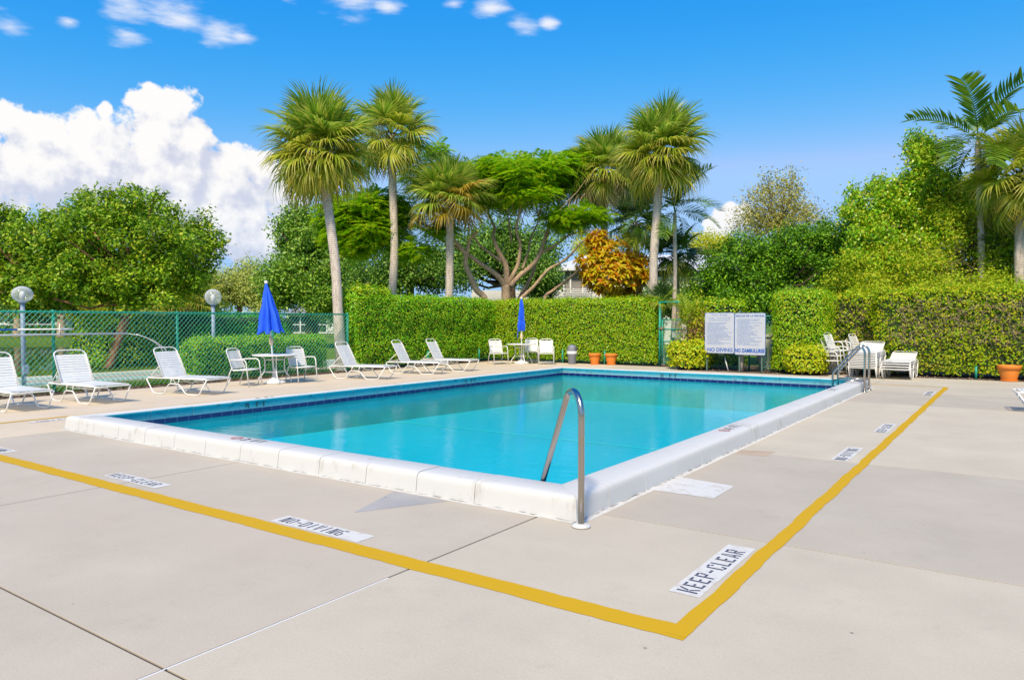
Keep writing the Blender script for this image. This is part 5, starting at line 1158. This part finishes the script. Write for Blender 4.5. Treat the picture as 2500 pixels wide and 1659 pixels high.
# the two big trees by the pond
D = 24.6
cl = ell(300, 610, 240, 125, D, 64, 24000, .17)+ell(410, 690, 110, 60, D-.3, 16, 5000, .24)+ell(130, 580, 120, 70, D+.2, 18, 6000, .22)+ell(180, 690, 140, 60, D-.8, 24, 9000, .22)+ell(330, 700, 130, 55, D-.6, 20, 7500, .22)+ell(490, 595, 60, 85, D+.6, 14, 3000, .30)+ell(290, 510, 170, 55, D, 24, 6500, .18)
tree('pond_tree', 'big round leafy tree with a leaning trunk at the pond edge', gp(262, 905, 23.6), [pix(290, 820, 24), pix(318, 745, 24.2), pix(322, 690, 24.4)], cl, .135, .52, LF['seagrape'], .17, M_redbark, 'broadleaf trees by the pond', per=14, tr=.12, up=.9, every=2, hollow=.25)
cl = ell(60, 650, 125, 95, 25.4, 30, 11000, .24)+ell(20, 540, 60, 40, 25.6, 10, 2600, .3)+ell(-120, 620, 160, 130, 25.5, 12, 6000, .34)+ell(90, 720, 110, 50, 24.8, 8, 4500, .36)
tree('pond_tree', 'leafy tree with forked red brown stems at the left edge', gp(232, 902, 23.8), [pix(205, 810, 24.2), pix(175, 745, 24.6), pix(130, 700, 25)], cl, .135, .52, LF['seagrape'], .12, M_redbark, 'broadleaf trees by the pond', per=14, tr=.12, up=.9, every=2, hollow=.25)
tree('olive_tree', 'greyish olive tree in the distance left of the leaning palm', gp(585, 800, 58), [pix(585, 740, 58)], ell(560, 700, 75, 48, 58, 14, 9000, .36)+ell(620, 690, 50, 62, 57, 10, 6000, .36)+ell(650, 720, 60, 45, 56, 8, 4000), .20, .45, LF['olive'], .3, M_darkbark, 'background trees', tr=.3)
tree('oak_tree', 'large mid green tree behind the leaning palm trunk', gp(760, 800, 44), [pix(760, 730, 44), pix(755, 660, 44)], ell(735, 575, 72, 78, 44, 30, 10000, .23)+ell(700, 690, 78, 72, 43.5, 30, 9000, .22)+ell(800, 690, 92, 88, 43, 34, 11000, .22)+ell(850, 600, 70, 90, 45, 16, 6000, .28), .19, .55, LF['oak'], .4, M_darkbark, 'background trees', tr=.28)
tree('dark_tree', 'dark glossy tree behind the tallest palm trunk', gp(1000, 800, 38), [pix(1000, 740, 38), pix(1005, 690, 38)], ell(960, 660, 60, 66, 38, 12, 7000)+ell(1050, 655, 85, 62, 38.5, 14, 9000)+ell(900, 690, 50, 50, 40, 8, 4500), .15, .6, LF['black'], .25, M_darkbark, 'background trees', tr=.25)
tree('dark_tree', 'very dark dense tree behind the spreading branches', gp(1250, 800, 43), [pix(1250, 700, 43)], ell(1210, 600, 80, 70, 43, 14, 8000)+ell(1290, 620, 80, 80, 43.5, 14, 8000)+ell(1140, 640, 60, 60, 42, 8, 5000), .17, .6, LF['black'], .3, M_darkbark, 'background trees', tr=.28)
tree('dark_tree', 'small dark rounded tree left of the white porch', gp(1345, 800, 40), [pix(1345, 720, 40)], ell(1322, 672, 46, 56, 40, 10, 7000, .42), .15, .6, LF['black'], .18, M_darkbark, 'background trees', tr=.22)
tree('dark_shrub', 'dark leafy shrub seen through the gate frame', gp(1650, 800, 34), [pix(1650, 770, 34)], ell(1650, 735, 70, 45, 34, 14, 6000, .36)+ell(1560, 740, 50, 30, 34, 8, 3000, .4), .14, .55, LF['black'], .1, M_darkbark, 'shrubs behind the fence', tr=.2, cat='shrub')
tree('brown_tree', 'thin airy brown green tree on the skyline right of the palms', gp(1900, 800, 45), [pix(1900, 640, 45), pix(1900, 560, 45)], ell(1895, 510, 92, 65, 45, 22, 5200, .30)+ell(1840, 550, 60, 40, 45, 8, 1800)+ell(1970, 540, 60, 45, 45, 8, 1700)+ell(1930, 445, 30, 35, 45, 5, 700)+ell(1870, 450, 20, 30, 45, 4, 500), .16, .45, leafmat('brown_olive_leaf', [(.08, .075, .03), (.15, .13, .06), (.22, .18, .09)], .3, .5, .3), .14, M_darkbark, 'background trees', tr=.30)
tree('mound_shrub', 'large dark green rounded shrub behind the pool rules sign', gp(1860, 800, 27.5), [pix(1860, 720, 27.5)], ell(1830, 655, 125, 88, 27.5, 50, 19000, .21)+ell(1960, 620, 115, 78, 27.8, 44, 16000, .22)+ell(1760, 700, 75, 55, 27, 10, 7000, .38)+ell(1800, 750, 100, 50, 26.6, 10, 7000, .40)+ell(1930, 740, 120, 50, 26.6, 10, 7000, .40)+ell(2060, 720, 90, 60, 26.6, 10, 6500, .40)+ell(2050, 680, 80, 60, 26.4, 12, 6000, .34)+ell(2040, 600, 70, 60, 27.5, 8, 6000), .115, .5, LF['glossy'], .18, M_darkbark, 'shrubs behind the fence', tr=.14, up=.8, cat='shrub')
tree('tall_shrub', 'tall bright leafy shrub rising highest on the right skyline', gp(2230, 800, 25.6), [pix(2232, 640, 25.6), pix(2235, 540, 25.6), pix(2245, 430, 25.6)], ell(2250, 370, 42, 50, 25.6, 9, 3200, .40)+ell(2250, 455, 85, 50, 25.6, 12, 6000, .34)+ell(2165, 480, 60, 45, 25.6, 8, 3600, .36)+ell(2220, 550, 115, 78, 25.6, 36, 11500, .22)+ell(2110, 560, 65, 55, 25.8, 8, 4200, .36)+ell(2080, 500, 35, 40, 25.8, 4, 1500)+ell(2180, 620, 120, 60, 25.2, 20, 6000, .24)+ell(2330, 480, 60, 60, 26, 8, 2500, .3), .125, .5, LF['ficus'], .10, M_bark, 'shrubs behind the fence', tr=.15, up=.4, cat='shrub')
th = tree('thicket', 'tangled yellow green thicket above the right hedge', gp(2380, 800, 25.2), [pix(2380, 690, 25.2), pix(2385, 600, 25.2)], ell(2350, 610, 145, 115, 25.3, 50, 17000, .21)+ell(2470, 640, 110, 120, 25, 36, 12000, .23)+ell(2220, 650, 110, 70, 25, 14, 9500, .34)+ell(2110, 670, 90, 55, 25, 10, 6500, .36)+ell(2560, 600, 110, 140, 25, 10, 6000)+ell(2330, 700, 170, 38, 23.9, 30, 9000, .20)+ell(2480, 700, 80, 50, 23.6, 14, 4500, .26)+ell(2140, 705, 90, 36, 24.3, 16, 5000, .25)+ell(2420, 520, 120, 60, 25.5, 18, 6000, .26)+ell(2300, 530, 80, 50, 25.6, 10, 3500, .28), .10, .5, LF['scrub'], .10, M_bark, 'shrubs behind the fence', tr=.15, up=.5, cat='shrub')
for c in [(2330, 660), (2250, 640), (2430, 560), (2450, 690), (2160, 730)]:
    p = pix(*c, 24.2)-th.location; twigs(th, 45, p, (.7, .3, .5), .8, 'bare_twigs')
tree('yellow_tree', 'yellow green canopy in the distance above the right thicket', gp(2400, 800, 32), [pix(2400, 600, 32)], ell(2390, 480, 85, 48, 32, 12, 6000, .36)+ell(2330, 520, 60, 50, 32, 6, 3000), .13, .5, LF['yellow'], .12, M_bark, 'background trees', tr=.2)
tree('yellow_tree', 'small yellow green tree behind the white porch roof', gp(1440, 800, 58), [pix(1440, 650, 58)], ell(1450, 610, 55, 36, 58, 8, 4000, .4), .2, .5, LF['yellow'], .15, M_bark, 'background trees', tr=.3)
tree('yellow_tree', 'small yellow green tree behind the right white roof', gp(1740, 800, 58), [pix(1740, 650, 58)], ell(1740, 600, 65, 30, 58, 8, 4000, .4), .2, .5, LF['yellow'], .15, M_bark, 'background trees', tr=.3)
# far trees across the pond
for i, (cx, cy, rx, ry, d, lab) in enumerate([(40, 742, 110, 30, 84, 'far dark tree over the screened house at the left edge'), (225, 748, 80, 28, 76, 'far pale tree seen between the pond tree stems'), (380, 750, 80, 30, 80, 'far tree behind the weeping fan palm'), (500, 720, 60, 45, 74, 'far tree left of the greyish olive tree'), (900, 760, 120, 26, 70, 'low far shrub behind the leaning palm foot')]):
    tree('far_tree', lab, gp(cx, 800, d), [pix(cx, cy+8, d)], ell(cx, cy, rx, ry, d, 10, 5000, .42), .30, .6, LF['oak' if i % 2 else 'black'] if i != 1 else LF['yellow'], .3, M_darkbark, 'far trees', tr=.45)
for i, (x, lab) in enumerate([(43, 'far bare trunk in front of the screened house'), (150, 'far trunk standing on the opposite bank')]):
    p = gp(x, 800, 72); root = empty('far_tree', p, 0, lab, 'tree', 'far trunks'); trunk_tube([(0, 0, -.1), (.1, 0, 1.5), (.0, 0, 4.5)], [.5, .36, .3], M_bark, root)
    leaves('crown', rng.normal(size=(900, 3))*[1.6, 1.6, .8]+[0, 0, 5.2], rng.normal(size=(900, 3))+[0, 0, .5], .3, .18, LF['oak'], root)
# ------------------------------------------------------------------ the spreading feathery tree
pt = empty('flame_tree', gp(1235, 800, 31), 0, 'wide spreading tree with tan branching stems and feathery leaves', 'tree'); pl0 = pt.location
def pc(x, y, d=31): return tuple(pix(840+x/3.376, 360+y/3.376, d)-pl0)
base0 = lambda x, d: tuple(Vector(gp(840+x/3.376, 800, d))-pl0)
def stem(pts, r0, r1, d0, d1, ground=False, name='branch'):
    P = [pc(x, y, d0+(d1-d0)*i/max(1, len(pts)-1)) for i, (x, y) in enumerate(pts)]
    if ground: P = [base0(pts[0][0], d0)]+P
    n = len(P); trunk_tube(P, [r0+(r1-r0)*(i/(n-1))**.8 for i in range(n)], M_bark, pt, name, 10, 4, .04)
stem([(1335, 1290), (1330, 1130)], .21, .19, 31, 31, True, 'trunk')
stem([(1325, 1150), (1300, 1100), (1240, 1035), (1130, 960), (1020, 880), (930, 820), (800, 760), (600, 655), (430, 690)], .15, .03, 31, 30)
stem([(1335, 1150), (1335, 980), (1285, 880), (1230, 740), (1240, 660), (1190, 540), (1180, 420)], .15, .03, 31, 32.5)
stem([(1300, 940), (1200, 870), (1110, 795), (1060, 700)], .07, .03, 31.3, 30.6)
stem([(1345, 1130), (1420, 1000), (1440, 930), (1452, 800), (1420, 680), (1440, 560), (1470, 400), (1480, 300)], .11, .025, 31, 30.5)
stem([(1365, 1140), (1440, 1060), (1560, 960), (1620, 860), (1660, 730), (1700, 620), (1760, 500), (1780, 380)], .14, .03, 31, 31.5)
stem([(1620, 870), (1750, 800), (1860, 720), (2000, 690), (2130, 680)], .07, .02, 31.3, 30)
stem([(1470, 1000), (1520, 850), (1540, 740), (1600, 600), (1580, 450)], .06, .02, 31, 32.5)
stem([(1380, 780), (1360, 620), (1330, 470), (1300, 330)], .05, .02, 31.8, 32)
stem([(1170, 1290), (1090, 1170), (1040, 1060), (1000, 960), (1000, 880), (940, 800), (880, 740), (820, 700), (690, 650), (560, 560)], .16, .04, 30, 29.5, True, 'trunk')
stem([(1005, 920), (1030, 780), (1052, 740), (1105, 695)], .08, .04, 29.9, 29.6)
stem([(1440, 1290), (1500, 1150), (1560, 1020), (1590, 900), (1660, 760), (1690, 680), (1700, 560)], .12, .03, 31.8, 32.5, True, 'trunk')
stem([(1450, 1250), (1560, 1150), (1680, 1010), (1800, 940), (1880, 870), (1950, 790), (2020, 740)], .09, .025, 31.2, 30)
stem([(1650, 1270), (1720, 1180), (1880, 1060), (2000, 930), (2080, 820)], .10, .03, 31.5, 31, True, 'trunk')
rb = MB()
for i in range(70):
    x0 = random.uniform(1150, 1900); y0 = random.uniform(420, 640); d = random.uniform(30, 32.5); x1 = x0+random.uniform(-120, 120)+(x0-1450)*.2; y1 = y0-random.uniform(80, 200)
    rb.tube([pc(x0, y0, d), pc((x0+x1)/2+random.uniform(-20, 20), (y0+y1)/2, d), pc(x1, y1, d)], [.022, .016, .008], 4, cap=False)
tag(rb.build('twigs', M_bark, pt), kind='stuff')
def fern_crown(root, clumps, mt, fl=.5):
    """bipinnate sprays: flat layered fronds of narrow leaflets"""
    l = np.array(root.location); PP, AA, NN, LL, WW = [], [], [], [], []
    for c, r, nf in clumps:
        d = rand_dir(nf); q = (.35+.65*rng.random(nf)**.5)[:, None]; o = np.array(c)-l+d*q*np.array(r)
        a = d*np.array([1, 1, .25])+rng.normal(size=(nf, 3))*[.5, .5, .22]; a = unit(a); n = unit(np.array([0, 0, 1.])+rng.normal(size=(nf, 3))*.28); s = unit(np.cross(n, a)); n = np.cross(a, s)
        ln = fl*rng.uniform(.7, 1.25, (nf, 1))
        for k in range(9):
            t = (k+1)/9.5; base = o+a*ln*t-np.array([0, 0, 1])*(ln*.30*t*t)
            for sg in (-1, 1):
                dirv = unit(a*.6+s*sg); pl = ln*.40*math.sin(math.pi*(.18+.72*t))**.8
                PP.append(base+dirv*pl*.5-np.array([0, 0, .05])*pl); AA.append(dirv); NN.append(n+rng.normal(size=(nf, 3))*.12); LL.append(pl[:, 0]); WW.append(np.full(nf, .05))
    return leaves('crown', np.concatenate(PP), np.concatenate(NN), np.concatenate(LL), np.concatenate(WW), mt, root, axis=np.concatenate(AA), fold=.1)
def ec(x, y, rx, ry, d, K, n, rs=.4): return ell(840+x/3.376, 360+y/3.376, rx/3.376, ry/3.376, d, K, n, rs)
cl = ec(1560, 240, 420, 130, 31.3, 34, 1900, .24)+ec(1300, 200, 500, 70, 31.8, 20, 800, .22)+ec(1180, 260, 260, 110, 31.5, 12, 650, .34)+ec(1800, 130, 180, 90, 31.5, 6, 330)+ec(250, 560, 330, 210, 30.2, 26, 2100, .28)+ec(100, 730, 220, 140, 29.8, 14, 1100, .32)+ec(-60, 600, 130, 170, 30, 8, 600, .36)+ec(1000, 300, 230, 100, 31, 9, 520, .34)+ec(1420, 130, 420, 40, 31, 12, 330, .25)+ec(700, 250, 250, 160, 32, 9, 520)+ec(1900, 560, 260, 70, 31, 14, 520, .28)+ec(1450, 380, 380, 70, 31, 16, 620, .24)+ec(1250, 420, 200, 90, 31.5, 8, 300)+ec(1770, 610, 90, 60, 30.6, 4, 150)+ec(560, 840, 160, 60, 30, 5, 180)+ec(800, 660, 130, 70, 29.6, 5, 170)+ec(760, 30, 110, 50, 31.5, 4, 120)
fern_crown(pt, cl, LF['fern'], .6)
# ------------------------------------------------------------------ croton with big orange leaves
cr = empty('croton_bush', gp(1502, 800, 28.6), 0, 'large orange and yellow croton bush above the hedge', 'bush')
LG = (1.5, 1.55, 1)
CROT = leafmat('croton_leaf', [(.42, .09, .005), (.56, .17, .006), (.60, .24, .008), (.62, .33, .012), (.56, .38, .016), (.58, .22, .006)], .42, .4, .3)
def croton_leaf(k):
    r = np.random.default_rng(k); L, W = .27, .088; V = []; F = []
    for i, (t, w) in enumerate([(0, .12), (.3, .8), (.6, 1), (.85, .6), (1, .04)]):
        z = .05*math.sin(t*2.6)-.10*t*t*(1+k*.4)
        V += [(L*t, -W*w/2, z+.012*w), (L*t, 0, z-.006), (L*t, W*w/2, z+.012*w)]
        if i: a = (i-1)*3; c = i*3; F += [(a, a+1, c+1, c), (a+1, a+2, c+2, c+1)]
    return np.array(V), np.array(F)
CL = []
for k in range(3):
    V, F = croton_leaf(k)
    for j, colr in enumerate([(.58, .17, .006), (.62, .26, .008), (.62, .35, .012), (.56, .40, .018)]): CL.append(npmesh('leaf', V, F, leafmat(f'croton_leaf_{k}_{j}', [tuple(c*.85 for c in colr), colr], .42, .4, .3) if k == 0 else bpy.data.materials[f'croton_leaf_0_{j}'], smooth=True))
s = 28.6/FPX; heads = []
def croton_shape():
    for cx, cy, rx, ry, n in [(1503, 676, 80, 54, 220), (1452, 645, 42, 46, 70), (1460, 596, 25, 30, 40), (1545, 658, 42, 44, 70), (1492, 622, 48, 36, 55)]:
        c = pix(cx, cy, 28.6)-cr.location
        for i in range(n):
            d = Vector(rand_dir(1)[0]); q = random.uniform(.72, 1.0); heads.append((c+Vector((d.x*rx*s*q, d.y*rx*s*q, d.z*ry*s*q)), d))
croton_shape()
fwd = Vector((FW[0], FW[1], 0)); heads.sort(key=lambda h: h[0].dot(fwd)); nobj = 0; BV, BF = [], []
for hi, (p, d) in enumerate(heads):
    ax = (d*.8+Vector((0, 0, .9))).normalized(); q = ax.to_track_quat('Z', 'Y'); m = random.randint(9, 12)
    for j in range(m):
        el = R_(random.uniform(8, 68)); R3 = Matrix.LocRotScale(p, q @ Matrix.Rotation(j*2.4+random.uniform(-.3, .3), 3, 'Z').to_quaternion() @ Matrix.Rotation(-el, 3, 'Y').to_quaternion(), Vector((1, 1, 1))*random.uniform(.75, 1.15))
        if nobj < 300 and d.dot(fwd) < .1 and j < 3:
            o = link('leaf', random.choice(CL), cr); o.matrix_local = R3; nobj += 1
        else:
            V, F = croton_leaf(j % 3); Vh = np.c_[V, np.ones(len(V))] @ np.array(R3).T; BV.append(Vh[:, :3]); BF.append(F+15*len(BF))
tag(link('foliage', npmesh('foliage', np.concatenate(BV), np.concatenate(BF), CROT, smooth=True), cr), kind='stuff')
b = MB()
for i in range(12):
    p = heads[random.randrange(len(heads))][0]; x = random.uniform(-.3, .3); b.tube([(x, random.uniform(-.2, .2), -.05), (x+(p.x-x)*.4, p.y*.4, p.z*.55), tuple(p)], [.035, .028, .012], 6)
b.build('stems', M_bark, cr)
# ------------------------------------------------------------------ buildings
M_wall = mat('white_stucco', (.66, .65, .61), .8, vary=(1.5, .05)); M_roof = mat('pale_roof', (.60, .62, .66), .5, vary=(2, .05)); M_screen = mat('porch_screen', (.24, .22, .20), .7, vary=(2, .15)); M_glass = mat('dark_glass', (.03, .035, .04), .1); M_trim = mat('white_trim', (.75, .75, .75), .5); M_dkscreen = mat('dark_screen', (.025, .03, .035), .4, vary=(.6, .4)); M_groof = mat('grey_shingle', (.22, .22, .24), .8, vary=(3, .1))
p = pix(1500, 800, 48); rz = -YAW
h1 = empty('white_apartment_house', (p.x, p.y, 0), rz, 'white two-storey house with a pale hip roof behind the orange bush', 'building')
sx = lambda px: (px-1500)/FPX*48
sz = lambda py: CAMH+(781-py)/FPX*48
b = MB(); x0, x1 = sx(1364), sx(1850); b.box((x0, 0, 0), (x1, 7, 5.0)); b.build('wall', M_wall, h1)
b = MB(); e = .55; z0, z1 = sz(656), sz(612); b.add([(x0-e, -e, z0), (x1+e, -e, z0), (x1+e, 7+e, z0), (x0-e, 7+e, z0), (x0+2.2, 3.2, z1), (x1-2.2, 3.2, z1)], [(0, 1, 5, 4), (1, 2, 5), (2, 3, 4, 5), (3, 0, 4), (3, 2, 1, 0)]); rf_ = b.build('roof', M_roof, h1)
b = MB(); b.box((x0-e, -e-.05, z0-.16), (x1+e, -e-.003, z0+.01)); b.build('fascia', M_trim, rf_)
b = MB(); b.box((sx(1378), -.06, sz(738)), (sx(1440), -.01, sz(660))); b.build('porch_screen', M_screen, h1)
for q in (1376, 1392, 1422, 1441):
    b = MB(); b.box((sx(q)-.05, -.16, sz(745)), (sx(q)+.05, -.07, z0)); b.build('porch_post', M_trim, h1)
for k in range(6):
    b = MB(); b.box((sx(1352), -.42, sz(729)+k*.115), (sx(1442), -.38, sz(729)+k*.115+.05)); b.build('railing_slat', M_trim, h1)
for q in (1352, 1397, 1425): b = MB(); b.box((sx(q), -.375, sz(745)), (sx(q)+.05, -.33, sz(704))); b.build('railing_post', M_trim, h1)
for a, c, d_, e_ in [(1682, 1712, 656, 674), (1716, 1742, 656, 674), (1600, 1630, 656, 676)]:
    b = MB(); b.box((sx(a)-.06, -.05, sz(e_)-.06), (sx(c)+.06, -.01, sz(d_)+.06)); w = b.build('window', M_trim, h1); b = MB(); b.box((sx(a), -.07, sz(e_)), (sx(c), -.052, sz(d_))); b.build('pane', M_glass, w)
b = MB(); b.box((sx(1150), .6, 0), (x0-.01, 7, sz(708))); b.build('side_wing', M_wall, h1)
for a, c in [(1278, 1300), (1306, 1322)]:
    b = MB(); b.box((sx(a), .54, sz(722)), (sx(c), .59, sz(700))); w = b.build('window', M_trim, h1); b = MB(); b.box((sx(a)+.05, .52, sz(720)), (sx(c)-.05, .538, sz(702))); b.build('pane', M_glass, w)
for k in range(5):
    b = MB(); b.box((sx(1243), .3, sz(731)+k*.12), (sx(1272), .34, sz(731)+k*.12+.05)); b.build('railing_slat', M_trim, h1)
def screen_house(name, label, px0, px1, dep, ytop, roof=True, bays=9):
    c = (px0+px1)/2; p = pix(c, 800, dep); root = empty(name, (p.x, p.y, 0), rz, label, 'building', 'screened houses across the lawn'); k = dep/FPX; w = (px1-px0)*k; zt_ = CAMH+(781-ytop)*k
    b = MB(); b.box((-w/2, .3, 0), (w/2, 7, zt_)); b.build('wall', M_wall, root)
    if roof:
        b = MB(); b.add([(-w/2-.6, -.5, zt_), (w/2+.6, -.5, zt_), (w/2+.6, 7.5, zt_), (-w/2-.6, 7.5, zt_), (-w/2+1.5, 3.5, zt_+1.5), (w/2-1.5, 3.5, zt_+1.5)], [(0, 1, 5, 4), (1, 2, 5), (2, 3, 4, 5), (3, 0, 4), (3, 2, 1, 0)]); b.build('roof', M_groof, root)
    for i in range(bays):
        xa, xb = -w/2+w*i/bays, -w/2+w*(i+1)/bays
        b = MB(); b.box((xa+.1, .2, .3), (xb-.1, .27, zt_-.25)); sc = b.build('screen', M_dkscreen if i % 4 != 3 else M_wall, root); b = MB(); b.box((xa-.07, .1, 0), (xa+.07, .19, zt_-.05)); b.box((xa+.08, .1, 1.0), (xb-.08, .19, 1.1)); b.build('mullion', M_trim, sc)
    b = MB(); b.box((-w/2, .05, zt_-.22), (w/2, .095, zt_-.02)); b.build('beam', M_trim, root)
screen_house('screened_house', 'far house with dark porch screens at the left edge across the pond', -260, 160, 92, 770, True, 12)
screen_house('screened_house', 'far pale house with porch screens behind the umbrella', 700, 960, 86, 768, True, 8)
screen_house('screened_house', 'far pale house seen behind the weeping fan palm', 300, 470, 96, 765, True, 6)
for lab, px0, px1, dep in [('low clipped bushes in front of the far left house', -200, 170, 86)]:
    c = (px0+px1)/2; p = pix(c, 800, dep); hedge('low_far_hedge', ((px1-px0)*dep/FPX, 1.2, .9), rz, (p.x, p.y, 0), GREENS['mid'], 60, .22, lab, rnd=.3)
